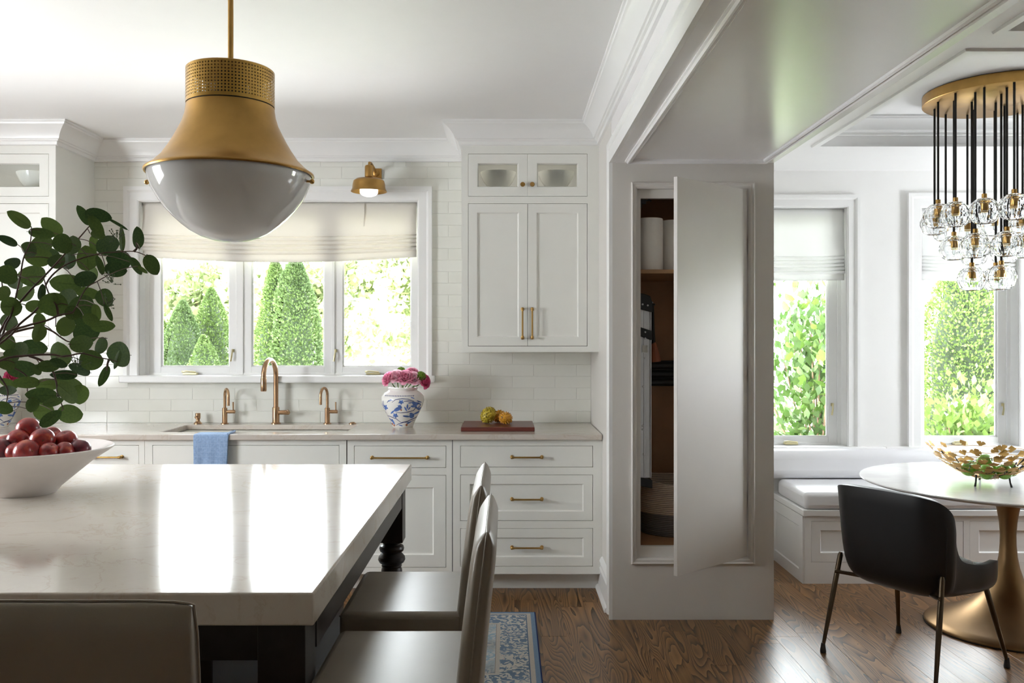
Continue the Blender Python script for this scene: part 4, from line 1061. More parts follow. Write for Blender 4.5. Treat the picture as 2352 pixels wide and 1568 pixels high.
# ------------------------------------------------------------------ eucalyptus
LEAVES = [(-1.236,2.221,1.763,0.0321,0.0138,33,1),(-1.208,2.325,1.757,0.03,0.0181,42,1),(-1.203,2.266,1.733,0.0302,0.0121,8,1),(-1.336,2.345,1.723,0.026,0.0104,22,0),(-1.247,2.353,1.716,0.0287,0.0199,10,1),(-1.097,2.162,1.695,0.0216,0.0216,0,1),(-1.089,2.194,1.694,0.0219,0.0234,90,2),(-1.171,2.425,1.802,0.0269,0.0118,60,1),(-1.039,2.228,1.774,0.0287,0.0158,15,0),(-1.04,2.22,1.743,0.0296,0.0138,60,1),(-1.104,2.479,1.787,0.0303,0.0039,35,0),(-1.073,2.3,1.734,0.0204,0.0102,10,0),(-1.104,2.424,1.72,0.0312,0.0248,0,0),(-1.011,2.302,1.722,0.0297,0.0087,88,0),(-0.992,2.357,1.732,0.0277,0.0141,80,0),(-0.888,2.191,1.645,0.0243,0.0165,60,0),(-1.129,2.356,1.677,0.0303,0.0262,80,0),(-1.078,2.435,1.679,0.0297,0.0238,10,0),(-1.057,2.368,1.647,0.0252,0.0189,10,2),(-1.012,2.392,1.659,0.0239,0.0117,60,0),(-0.984,2.368,1.647,0.0158,0.0047,35,0),(-1.004,2.162,1.642,0.0216,0.0086,80,1),(-1.153,2.448,1.726,0.0207,0.012,80,2),(-1.251,2.341,1.678,0.0322,0.0218,5,0),(-1.265,2.242,1.654,0.0209,0.0139,10,1),(-1.228,2.151,1.617,0.0229,0.0215,0,0),(-1.319,2.434,1.636,0.0335,0.027,5,0),(-1.183,2.301,1.664,0.0204,0.0179,0,1),(-1.192,2.384,1.674,0.0222,0.0201,90,1),(-1.227,2.439,1.614,0.0379,0.0238,5,0),(-1.146,2.383,1.624,0.0291,0.0201,0,0),(-1.187,2.503,1.646,0.0222,0.0195,90,2),(-1.177,2.274,1.548,0.0328,0.0278,0,0),(-1.211,2.412,1.57,0.0295,0.0268,0,0),(-1.112,2.291,1.544,0.028,0.028,0,0),(-1.174,2.458,1.588,0.0328,0.0142,10,0),(-1.12,2.439,1.574,0.0244,0.0228,0,1),(-1.018,2.173,1.525,0.0193,0.0097,80,0),(-0.994,2.186,1.525,0.0204,0.0063,65,0),(-1.3,2.264,1.578,0.0176,0.0176,0,2),(-1.384,2.518,1.591,0.0268,0.0213,0,2),(-1.215,2.288,1.582,0.0193,0.0102,90,0),(-1.262,2.353,1.546,0.0287,0.0157,10,0),(-1.268,2.242,1.542,0.0239,0.0224,0,1),(-1.341,2.362,1.502,0.0273,0.0241,0,2),(-1.143,2.271,1.493,0.0242,0.0227,0,0),(-1.207,2.259,1.475,0.0211,0.0181,110,1),(-1.138,2.339,1.517,0.0208,0.0182,90,0),(-1.078,2.339,1.494,0.0286,0.0145,0,0),(-1.174,2.447,1.479,0.0326,0.0299,0,0),(-1.382,2.422,1.449,0.0215,0.0204,0,2),(-1.326,2.456,1.435,0.0349,0.0207,0,0),(-1.353,2.431,1.43,0.027,0.0189,0,1),(-1.263,2.477,1.416,0.0319,0.0303,90,0),(-1.123,2.368,1.402,0.0274,0.0252,0,0),(-1.066,2.195,1.448,0.0293,0.0195,0,1),(-1.127,2.433,1.441,0.0243,0.0162,130,1),(-1.115,2.518,1.415,0.0347,0.0324,0,2),(-1.088,2.448,1.402,0.0245,0.0082,110,0),(-1.073,2.333,1.361,0.0259,0.0104,110,1),(-1.318,2.383,1.378,0.0349,0.0212,0,0),(-1.157,2.212,1.391,0.0246,0.0133,0,0),(-1.181,2.423,1.376,0.0312,0.014,15,1),(-1.18,2.335,1.364,0.0311,0.0114,0,1),(-1.227,2.287,1.379,0.0127,0.0127,0,2),(-1.186,2.162,1.352,0.0288,0.0134,0,0),(-1.274,2.43,1.333,0.0297,0.0151,0,1),(-1.235,2.477,1.336,0.0374,0.0143,15,0),(-1.087,2.17,1.326,0.0299,0.0217,35,0),(-1.2,2.462,1.304,0.0246,0.0208,90,2),(-1.21,2.28,1.313,0.0344,0.0172,5,0),(-1.134,2.191,1.302,0.0243,0.0097,170,0),(-1.214,2.24,1.291,0.0169,0.0159,90,1),(-1.296,2.451,1.258,0.0245,0.0218,0,2),(-1.24,2.487,1.246,0.0315,0.0254,0,2),(-1.122,2.155,1.264,0.0278,0.0134,145,0),(-1.338,2.349,1.322,0.0261,0.0115,5,0),(-1.266,2.205,1.286,0.0196,0.0137,20,2),(-1.356,2.384,1.338,0.0212,0.0106,30,0),(-1.288,2.253,1.397,0.0225,0.0175,0,1),(-1.303,2.44,1.511,0.019,0.0163,80,1),(-1.387,2.473,1.616,0.0247,0.0137,0,1),(-1.261,2.312,1.696,0.0205,0.018,30,0),(-1.286,2.479,1.699,0.0248,0.0138,40,1),(-1.11,2.245,1.527,0.0199,0.016,0,0),(-1.027,2.166,1.506,0.0192,0.0144,30,0),(-1.325,2.344,1.416,0.0208,0.0156,10,1),(-1.101,2.151,1.4,0.0191,0.0105,20,0)]
STEMS = [[(-1.358,2.244,1.348),(-1.298,2.244,1.457),(-1.283,2.244,1.497),(-1.268,2.244,1.527),(-1.248,2.244,1.612),(-1.238,2.244,1.667),(-1.221,2.244,1.707),(-1.218,2.244,1.741)],[(-1.373,2.269,1.346),(-1.313,2.269,1.477),(-1.283,2.269,1.528),(-1.232,2.269,1.588),(-1.187,2.269,1.634),(-1.141,2.269,1.684),(-1.101,2.269,1.729),(-1.078,2.269,1.755),(-1.061,2.269,1.765)],[(-1.388,2.293,1.345),(-1.327,2.293,1.447),(-1.276,2.293,1.498),(-1.225,2.293,1.544),(-1.205,2.293,1.605),(-1.174,2.293,1.641),(-1.128,2.293,1.666),(-1.062,2.293,1.684),(-1.021,2.293,1.687),(-0.975,2.293,1.689),(-0.94,2.293,1.676)],[(-1.355,2.239,1.348),(-1.29,2.239,1.465),(-1.231,2.239,1.492),(-1.176,2.239,1.507),(-1.146,2.239,1.52),(-1.121,2.239,1.525),(-1.106,2.239,1.532),(-1.077,2.239,1.587),(-1.047,2.239,1.607),(-1.017,2.239,1.624)],[(-1.347,2.225,1.349),(-1.287,2.225,1.405),(-1.213,2.225,1.418),(-1.154,2.225,1.42),(-1.124,2.225,1.415),(-1.08,2.225,1.423),(-1.04,2.225,1.413),(-1.011,2.225,1.408),(-0.988,2.225,1.401)],[(-1.345,2.324,1.468),(-1.252,2.324,1.491),(-1.211,2.324,1.483),(-1.18,2.324,1.462),(-1.159,2.324,1.452),(-1.123,2.324,1.457)],[(-1.231,2.258,1.416),(-1.196,2.258,1.402),(-1.171,2.258,1.377),(-1.161,2.258,1.347),(-1.158,2.258,1.322),(-1.146,2.258,1.287),(-1.143,2.258,1.277)],[(-1.413,2.335,1.343),(-1.351,2.335,1.39),(-1.32,2.335,1.385),(-1.278,2.335,1.359),(-1.278,2.335,1.322),(-1.265,2.335,1.291)],[(-1.057,2.328,1.406),(-1.062,2.328,1.39),(-1.063,2.328,1.375)],[(-0.964,2.265,1.686),(-0.956,2.265,1.696),(-0.959,2.265,1.709)],[(-1.165,2.275,1.52),(-1.17,2.275,1.548),(-1.19,2.275,1.579),(-1.203,2.275,1.619)],[(-1.29,2.282,1.528),(-1.31,2.282,1.579),(-1.316,2.282,1.609)],[(-1.36,2.297,1.401),(-1.329,2.297,1.36),(-1.309,2.297,1.325),(-1.314,2.297,1.284)]]
SEEDS = [(-1.002, 2.25, 1.73), (-1.015, 2.25, 1.615), (-1.022, 2.25, 1.555), (-1.102, 2.25, 1.402), (-1.142, 2.25, 1.322)]

vx, vy = -1.63, 2.30
VS = [(.0001,.006),(.060,.001),(.066,0),(.070,.006),(.095,.06),(.108,.13),(.100,.21),(.075,.28),(.060,.325),(.064,.35),(.060,.352),(.055,.325),(.07,.28),(.095,.21),(.10,.13),(.085,.05),(.0001,.015)]
solo('tall_vase', MB().lathe(VS, (vx,vy,.9142), 48), 'porcelain', 'white vase holding the eucalyptus branches on the island', 'vase', (vx,vy,.9142))
t = thing('eucalyptus_branches', 'dark green eucalyptus branches arching over the island', 'plant', (vx, vy, .95))
def bez(pts, k=4):
    P = [Vector(p) for p in pts]; out = []
    for i in range(len(P)-1):
        p0, p1, p2, p3 = P[max(i-1,0)], P[i], P[i+1], P[min(i+2,len(P)-1)]
        for q in range(k):
            s = q/k; out.append(.5*((2*p1)+(p2-p0)*s+(2*p0-5*p1+4*p2-p3)*s*s+(3*p1-p0-3*p2+p3)*s**3))
    out.append(P[-1]); return out
ALLP = []
for st in STEMS:
    pts = list(st)
    if pts[0][0] < -1.38: pts = [(vx-.01,vy,1.0),(vx+.005,vy,1.24)]+pts[1:] if pts[0][2] < 1.40 else pts
    c = bez(pts); ALLP += c; n = len(c)
    part('stem', MB().tube(c, [.0036-.0026*i/n for i in range(n)], 7), 'stem_brown', t)
def leaf_mesh(b):
    vs = [(0,0,0)]; fs = []; N = 22
    def o(a): return (math.cos(a), b*math.sin(a)*(1-.10*math.cos(a)))
    for i in range(N):
        x, y = o(2*PI*i/N)
        if i == 0: x += .05
        vs.append((x, y, -.10*y*y/max(b, .2)+.05*x*x))
    for i in range(N): fs.append((0, 1+i, 1+(i+1) % N))
    mb = MB().add(vs, fs)
    mid = [(-1.12,-.02,.05),(-.6,.0,.022),(0,.0,.004),(.55,.0,.018),(.95,.0,.045)]; mb.tube(mid, [.020,.016,.012,.008,.003], 5)
    return mesh('leaf', mb, 'eucalyptus_leaf', angle=60, fix=False)
LM = {b: leaf_mesh(b) for b in (.2, .45, .65, .85, .98)}
ql = random.Random(11)
for X, Y, Z, a, b, ang, sh in LEAVES:
    k = min(LM, key=lambda q: abs(q-b/a)); A = -math.radians(ang)
    near = min(ALLP, key=lambda p: (p.x-X)**2+(p.z-Z)**2)          # the stalk end (-x of the mesh) turns to the nearest stem
    if math.cos(A)*(near.x-X)+math.sin(A)*(near.z-Z) > 0: A += PI
    stand = Matrix(((1,0,0,0),(0,0,-1,0),(0,1,0,0),(0,0,0,1)))      # leaf plane XY -> XZ, upper side towards the viewer
    M_ = Matrix.Translation((X-vx, Y-vy, Z-.95)) @ Matrix.Rotation(-A, 4, 'Y') @ stand @ Matrix.Rotation(ql.uniform(-.35,.35), 4, 'X') @ Matrix.Rotation(ql.uniform(-.28,.28), 4, 'Y') @ Matrix.Diagonal((a*1.12, a*1.16*b/a/k, a, 1))
    inst('leaf', LM[k], t, M_)
    base = Vector((X-math.cos(A)*a*1.1, Y, Z-math.sin(A)*a*1.1))
    if (near-base).length < .16 and (near-base).length > .006:
        part('leaf_stalk', MB().tube(bez([near, (near+base)/2+Vector((0,0,.004)), base], 3), .0012, 5), 'stem_brown', t)
for x, y, z in SEEDS:
    mb = MB()
    for i in range(26):
        p = Vector((x+ql.gauss(0,.009), y+ql.gauss(0,.008), z+ql.gauss(0,.009))); mb.sphere(p, .0019, 6, 4).tube([p, (p+Vector((x,y,z-.015)))/2], .0007, 4)
    part('seed_cluster', mb, 'seed_green', t, kind='stuff')

# ------------------------------------------------------------------ inside the closet
for lb, x, y in (('paper towel roll on the closet shelf, nearer the shelf edge', .770, 4.715), ('paper towel roll on the closet shelf, half behind the door', .917, 4.80)):
    R_ = thing('paper_towel_roll', lb, 'paper towel', (x, y, 1.8265), group='paper towel rolls on the closet shelf')
    part('paper', MB().lathe([(.021,.0),(.071,.0),(.073,.004),(.073,.274),(.071,.278),(.021,.278)], (x,y,1.8265), 40, closed=True), 'paper_towel', R_)
    part('core', MB().lathe([(.0195,0),(.0205,0),(.0205,.278),(.0195,.278)], (x,y,1.8265), 24, closed=True), 'closet_wood', R_)
t = thing('step_ladder', 'folded aluminium step ladder with black caps hung inside the closet', 'ladder', (.755, 4.80, .66))
rl = MB().box(.725,.792,4.79,4.795,.70,1.64).box(.725,.730,4.775,4.795,.70,1.64).box(.787,.792,4.775,4.795,.70,1.64).box(.752,.764,4.786,4.791,.70,1.64)
part('rail', rl, 'aluminium', t, bev=.001)
part('rail', MB().box(.725,.792,4.84,4.845,.70,1.64).box(.725,.730,4.845,4.86,.70,1.64).box(.787,.792,4.845,4.86,.70,1.64), 'aluminium', t, bev=.001)
def hexy(mb, pts, y0, y1): return mb.prism(pts, y0, y1, lambda x, z, y: (x, y, z))
part('top_cap', hexy(MB(), [(.720,1.625),(.797,1.605),(.797,1.655),(.784,1.693),(.755,1.706),(.720,1.710)], 4.766, 4.87), 'black_plastic', t, bev=.004, label='black plastic top cap')
part('hinge_bracket', hexy(MB(), [(.720,1.478),(.797,1.452),(.797,1.502),(.720,1.528)], 4.770, 4.865), 'black_plastic', t, bev=.003, label='black hinge bracket')
part('foot', hexy(MB(), [(.720,.66),(.796,.645),(.796,.690),(.720,.705)], 4.768, 4.865), 'black_plastic', t, bev=.003, label='black rubber foot')
for x, z in ((.742,1.648),(.770,1.642),(.757,1.497),(.757,1.463),(.757,1.355),(.748,1.20),(.746,.985),(.746,.965),(.752,.83)):
    part('rivet', MB().lathe([(.0055,0),(.0045,-.003),(.0001,-.004)], (x, 4.7665 if z > 1.6 else 4.770 if z > 1.45 else 4.786, z), 12, 'y'), 'steel', t)
for z in (.85, 1.08, 1.31): part('step', MB().box(.7255,.7915,4.80,4.838,z,z+.02), 'aluminium', t, bev=.001)
part('rating_label', MB().box(.742,.772,4.784,4.7865,1.385,1.425), 'grout', t, smooth=False, label='small grey label')
part('wall_hook', MB().tube([(.574,4.82,1.60),(.66,4.82,1.60),(.738,4.82,1.612),(.742,4.82,1.66)], .005, 8), 'dark_iron', t)
t = thing('hand_broom', 'dark brush with a reddish end hanging behind the ladder', 'broom', (.83, 4.97, 1.45))
part('handle', MB().tube([(.830,4.97,1.66),(.832,4.97,1.50),(.836,4.97,1.42)], [.008,.011,.013], 10).lathe([(.014,0),(.016,-.01)], (.83,4.97,1.66), 12), 'black_plastic', t)
part('bristles', MB().tube([(.836,4.97,1.44),(.842,4.97,1.37),(.846,4.97,1.33)], [.012,.028,.032], 10), 'rust_paint', t, label='reddish bristles')
part('hook', MB().tube([(.828,5.279,1.67),(.828,5.0,1.672),(.829,4.955,1.665)], .003, 6), 'steel', t)
t = thing('tool_holder', 'black ribbed clip rail on the back wall of the closet', 'tool holder', (.93, 5.21, 1.28))
part('rail', MB().box(.80,1.03,5.25,5.279,1.18,1.33), 'black_plastic', t, bev=.004)
for z in (1.20, 1.25, 1.30): part('roller', MB().lathe([(.019,.80),(.021,.82),(.021,1.015),(.017,1.03)], (0,5.225,z), 18, 'x'), 'black_plastic', t)
bc = (.955, 4.985, .3705)
t = thing('rope_basket', 'two-tone coiled rope basket on the closet floor', 'basket', bc)
NP = 60
def oval(z0, z1, r0, r1, sag0, sag1, thick, flip=False):
    vs = []; fs = []; K = 9
    for i in range(NP):
        a = 2*PI*i/NP; dip = .5+.5*math.cos(2*a)
        for s in (0, 1):
            for j in range(K):
                q = j/(K-1); z = z0+sag0*dip+(z1+sag1*dip-z0-sag0*dip)*q; r = r0+(r1-r0)*q-s*thick
                vs.append((bc[0]+1.05*r*math.cos(a), bc[1]+r*math.sin(a), bc[2]+z))
    for i in range(NP):
        j = (i+1) % NP; o, p = i*2*K, j*2*K
        for q in range(K-1): fs += [(o+q,p+q,p+q+1,o+q+1),(o+K+q,o+K+q+1,p+K+q+1,p+K+q)]
        fs += [(o+K-1,p+K-1,p+2*K-1,o+2*K-1),(o,o+K,p+K,p)]
    return MB().add(vs, fs)
part('lower_wall', oval(0, .125, .185, .215, 0, 0, .012), 'rope_grey', t, label='dark grey lower half')
part('upper_wall', oval(.1252, .29, .215, .235, 0, .045, .012), 'rope_cream', t, label='cream upper half')
part('bottom', MB().lathe([(.0001,.001),(.18,.001),(.18,.012),(.0001,.012)], bc, 40), 'rope_grey', t)
# ------------------------------------------------------------------ window bench
BX0, BX1, BY = 1.78, 4.2, 5.22
t = thing('window_bench', 'white built-in bench with panelled front under the dining windows', 'bench', (2.9, BY, 0))
pan = [(1.818,2.262), (2.292,2.727), (2.764,3.205), (3.24,3.68), (3.72,4.16)]
carcass(t, BX0, BX1, BY, 5.845, 0, .403, [(a, b, .128, .374) for a, b in pan], mat='paint_trim')
part('gap_lining', MB().box(BX0+.02, BX1-.02, BY+.0265, BY+.03, .1, .39), 'gap_dark', t, smooth=False)
for a, b in pan: part('panel', shaker(a+.0015, b-.0015, .1295, .3725, BY+.0008, .054), 'paint_trim', t, bev=.001)
part('lid', MB().box(BX0-.014, BX1, BY-.014, 5.845, .403, .442), 'paint_trim', t, bev=.005)
mb = shaker(BY+.001, 5.845, .0, .402, 0, .07, th=.012, rec=.007); mb.v = [(BX0-.0125+y, x, z) for x, y, z in mb.v]
part('end_panel', mb, 'paint_trim', t, smooth=False)
cu = solo('seat_cushion', MB().box(1.772, 4.15, 5.205, 5.72, .4425, .548), 'white_vinyl', 'long white vinyl seat cushion on the window bench', 'cushion', (2.9,5.4,.4425), bev=.03, seg=5)
part('piping', MB().tube([(1.781,5.69,.535),(1.781,5.225,.532),(1.79,5.213,.53),(4.13,5.213,.53)], .0028, 6), 'white_vinyl', cu)
part('piping', MB().tube([(1.785,5.217,.455),(1.785,5.217,.53)], .0028, 6), 'white_vinyl', cu)
solo('back_cushion', MB().box(1.66, 3.215, 5.665, 5.832, .5485, .738), 'white_vinyl', 'long white vinyl back cushion standing under the dining windows', 'cushion', (2.4,5.75,.5485), bev=.06, seg=6)

# ------------------------------------------------------------------ round table, leaf bowl, apples
tx, ty = 2.54, 4.43
t = thing('pedestal_table', 'round stone-topped dining table on a flared bronze pedestal', 'table', (tx, ty, 0))
part('tabletop', MB().lathe([(.0001,.712),(.62,.712),(.672,.722),(.694,.730),(.700,.7355),(.698,.740),(.0001,.740)], (tx,ty,0), 120), 'table_stone', t, angle=50, label='round white stone top')
TP = [(.385,.002),(.388,.010),(.380,.020),(.340,.034),(.285,.056),(.225,.086),(.170,.122),(.128,.160),(.094,.205),(.070,.252),(.053,.305),(.043,.36),(.038,.42),(.037,.47),(.041,.53),(.050,.59),(.063,.64),(.082,.685),(.105,.712)]
part('pedestal', MB().lathe(TP, (tx,ty,0), 96), 'bronze_base', t, angle=60, label='flared bronze pedestal')
part('base_ring', MB().lathe([(.383,.0005),(.390,.0005),(.390,.006),(.383,.006)], (tx,ty,0), 96, closed=True), 'dark_iron', t)
gx, gy, gz = 2.385, 4.35, .7402
t = thing('leaf_bowl', 'openwork gold bowl of ginkgo leaves and dark twigs on the round table', 'bowl', (gx, gy, gz))
q = random.Random(5)
def bz(r): return .030+.140*(r/.27)**2
def leafg():
    out = [(-.02,-.5),(.02,-.5)]; n = 16
    for i in range(n+1):
        a = -1.45+2.9*i/n; rr = .50*(1+(.09 if i % 2 else -.07)-(.45 if i == 8 else 0)); out.append((rr*math.sin(a)*1.1, -.06+rr*math.cos(a)*.95))
    out = [out[0], out[1]]+out[:1:-1]
    mb = MB(); m_ = len(out); mb.v = [(x, y, z) for z in (-.012, .012) for x, y in out]+[(0, -.2, -.012), (0, -.2, .012)]
    for i in range(m_): j = (i+1) % m_; mb.f += [(2*m_, j, i), (2*m_+1, m_+i, m_+j), (i, j, m_+j, m_+i)]
    mb.v = [(x, y, z+.18*x*x) for x, y, z in mb.v]
    return mesh('ginkgo_leaf', mb, 'gold_leaf', smooth=False)
GL = leafg()
for ring, (r, n, s) in enumerate(((.055,7,.056),(.10,12,.056),(.145,16,.056),(.19,20,.054),(.228,20,.050),(.258,18,.046))):
    for i in range(n):
        a = 2*PI*(i+.5*(ring % 2))/n+q.uniform(-.10,.10); rr = r+q.uniform(-.012,.012); sl = math.atan(2*.140*rr/.27**2)
        z = bz(rr)+(q.uniform(-.004,.016) if ring == 5 else q.uniform(-.003,.003))
        M_ = Matrix.Translation((rr*math.cos(a), rr*math.sin(a), z)) @ Matrix.Rotation(a-PI/2, 4, 'Z') @ Matrix.Rotation(sl+q.uniform(-.12,.12), 4, 'X') @ Matrix.Rotation(q.choice((0,0,PI,.8,-.9,2.2))+q.uniform(-.4,.4), 4, 'Z') @ Matrix.Scale(s*q.uniform(.8,1.1), 4)
        inst('ginkgo_leaf', GL, t, M_)
for i in range(34):
    a = q.uniform(0, 2*PI); r = q.uniform(.06,.25); d = q.uniform(-.9,.9); L = .024; P = []
    for s in (-1, 0, 1):
        x, y = r*math.cos(a)+s*L*math.cos(a+d), r*math.sin(a)+s*L*math.sin(a+d); P.append((gx+x, gy+y, gz+bz(math.hypot(x, y))+.003))
    part('twig', MB().tube(P, [.0034,.0022,.0034], 6), 'dark_iron', t)
for r in (.055, .10, .145, .19, .228, .262):
    pts = [(gx+r*math.cos(2*PI*i/48), gy+r*math.sin(2*PI*i/48), gz+bz(r)-.003+.002*math.sin(i*2.1)) for i in range(49)]
    part('wire_ring', MB().tube(pts, .0016, 5, cap=False), 'gold_leaf', t)
for a in (-2.45, -1.05, 1.3): part('foot', MB().tube([(gx+.115*math.cos(a),gy+.115*math.sin(a),gz+.055),(gx+.120*math.cos(a),gy+.120*math.sin(a),gz+.022),(gx+.128*math.cos(a),gy+.128*math.sin(a),gz)], [.0045,.004,.0055], 7), 'dark_iron', t)
am = mesh('apple', (lambda mb: (setattr(mb, 'v', [(x, y, (z*.94-.20*math.exp(-((x*x+y*y)/.06))) if z > 0 else z*.92+.10*math.exp(-((x*x+y*y)/.05))) for x, y, z in mb.v]), mb)[1])(MB().sphere((0,0,0), 1, 26, 18)), 'apple_green', angle=80)
sm_ = mesh('stalk', MB().tube([(0,0,.72),(.03,.01,.98),(.09,.02,1.12)], [.05,.035,.05], 6), 'stem_brown')
for lb, c, r, ro in (('green apple sitting on top of the others in the leaf bowl', (gx-.022,gy-.03,gz+.112), .041, (.9,.9,.2)), ('green apple low at the left in the leaf bowl', (gx-.100,gy-.02,gz+.076), .037, (.3,.2,0)), ('green apple low at the front left in the leaf bowl', (gx-.045,gy-.085,gz+.072), .038, (1.2,.1,.5)),
      ('green apple low at the front right in the leaf bowl', (gx+.040,gy-.088,gz+.073), .038, (.6,-.8,.5)), ('green apple low at the right in the leaf bowl', (gx+.105,gy-.03,gz+.077), .037, (.2,.9,0)), ('green apple behind the topmost one in the leaf bowl', (gx+.045,gy+.055,gz+.072), .038, (.1,.3,0)), ('green apple low at the back of the leaf bowl', (gx-.045,gy+.065,gz+.073), .037, (.4,.3,0))):
    o = bpy.data.objects.new('apple', am); link(o); o.location = c; o.scale = (r, r, r); o.rotation_euler = ro; tag(o, lb, 'fruit', 'green apples in the leaf bowl'); inst('stalk', sm_, o, Matrix.Identity(4))

# ------------------------------------------------------------------ dark dining chair
t = thing('dining_chair', 'dark upholstered bucket chair with thin metal legs at the round table', 'chair', (1.856, 3.98, 0))
RIM = [(0,-.262,.797),(.11,-.258,.795),(.195,-.245,.790),(.255,-.205,.772),(.276,-.150,.725),(.272,-.118,.655),(.262,-.098,.580),(.258,-.055,.515),(.262,.03,.487),(.270,.12,.479),(.262,.205,.482),(.225,.255,.465),(.15,.275,.44),(.07,.282,.432)]
loop = RIM+[(0,.284,.430)]+[(-x, y, z) for x, y, z in reversed(RIM[1:])]
P4 = [Vector(p) for p in loop]; N0 = len(P4); rim = []
for i in range(N0):
    p0, p1, p2, p3 = P4[i-1], P4[i], P4[(i+1) % N0], P4[(i+2) % N0]
    for k in range(4):
        s = k/4; rim.append(.5*((2*p1)+(p2-p0)*s+(2*p0-5*p1+4*p2-p3)*s*s+(3*p1-p0-3*p2+p3)*s**3))
K = 18; vs = []; fs = []; NR = len(rim); cb_ = Vector((0,-.01,.335))
def shell(p, r):
    h = 1-(1-r)**3.6; g = r**2.7
    back = max(0, min(1, (p.z-.5)/.3)); hh = h*(1-.06*back*(1-r)*4*r)
    return Vector((cb_.x+(p.x-cb_.x)*hh, cb_.y+(p.y-cb_.y)*(hh-.10*back*max(0, 1-r)*r*2), cb_.z+(p.z-cb_.z)*g))
for p in rim:
    for k in range(1, K+1): vs.append(tuple(shell(p, k/K)))
vs.append(tuple(cb_))
for i in range(NR):
    j = (i+1) % NR
    fs.append((NR*K, i*K, j*K))
    for k in range(K-1): fs.append((i*K+k, i*K+k+1, j*K+k+1, j*K+k))
Rz = math.atan2(.516, .857)-PI/2
def loc_part(name, mb, mat, **kw):
    o = bpy.data.objects.new(name, mesh(name, mb, mat, angle=kw.pop('angle', 70), fix=kw.pop('fix', True))); link(o, t)
    if 'label' in kw: o['label'] = kw['label']
    return o
sh = loc_part('shell', MB().add(vs, fs), 'velvet_black', angle=85, label='black upholstered shell')
md = sh.modifiers.new('thick', 'SOLIDIFY'); md.thickness = .030; md.offset = -1
bvm = sh.modifiers.new('edge', 'BEVEL'); bvm.width = .010; bvm.segments = 3; bvm.limit_method = 'ANGLE'; bvm.angle_limit = math.radians(50)
for si in (14, NR-14):
    o = bpy.data.objects.new('seam', mesh('seam', MB().tube([shell(rim[si % NR], k/24)*1.0 for k in range(6, 23)], .0028, 6), 'velvet_black')); link(o, sh)
sp_ = MB(); n = 32; rows = [(0, .469), (.5, .468), (.82, .463), (.95, .452), (1.0, .435), (1.0, .40)]
for i in range(n):
    a = 2*PI*i/n; ca, sa = math.cos(a), math.sin(a); e = lambda c: math.copysign(abs(c)**.72, c)
    for q_, z in rows: sp_.v.append((e(ca)*.205*q_, .045+e(sa)*.215*q_, z+.010*max(0, sa)*q_*0))
k = len(rows)
for i in range(n):
    j = (i+1) % n
    for q_ in range(k-1): sp_.f.append((i*k+q_, j*k+q_, j*k+q_+1, i*k+q_+1))
loc_part('seat', sp_, 'seat_green', angle=60, label='dark green seat pad')
for sx in (-1, 1):
    for (fx, fy, tx_, ty_, tz) in ((sx*.280,-.275,sx*.252,-.185,.462), (sx*.268,.270,sx*.215,.175,.40)):
        f_, u_ = Vector((fx, fy, .030)), Vector((tx_, ty_, tz))
        lg = loc_part('leg', MB().tube([f_, f_+(u_-f_)*.5, f_+(u_-f_)*.97, u_], [.0080,.0118,.0120,.0075], 12), 'chair_leg_metal', label='slim dark bronze leg')
        o = bpy.data.objects.new('foot', mesh('foot', MB().lathe([(.0001,0),(.0135,0),(.0140,.008),(.011,.028),(.0085,.045)], (fx, fy-.0, .0003), 14), 'black_plastic')); link(o, lg)
    loc_part('bracket', MB().tube([(sx*.262,-.215,.375),(sx*.22,-.19,.372),(sx*.12,-.10,.355)], .009, 8), 'chair_leg_metal')
    loc_part('bracket', MB().tube([(sx*.225,.195,.36),(sx*.14,.12,.350)], .009, 8), 'chair_leg_metal')
t.rotation_euler = (0, 0, Rz)

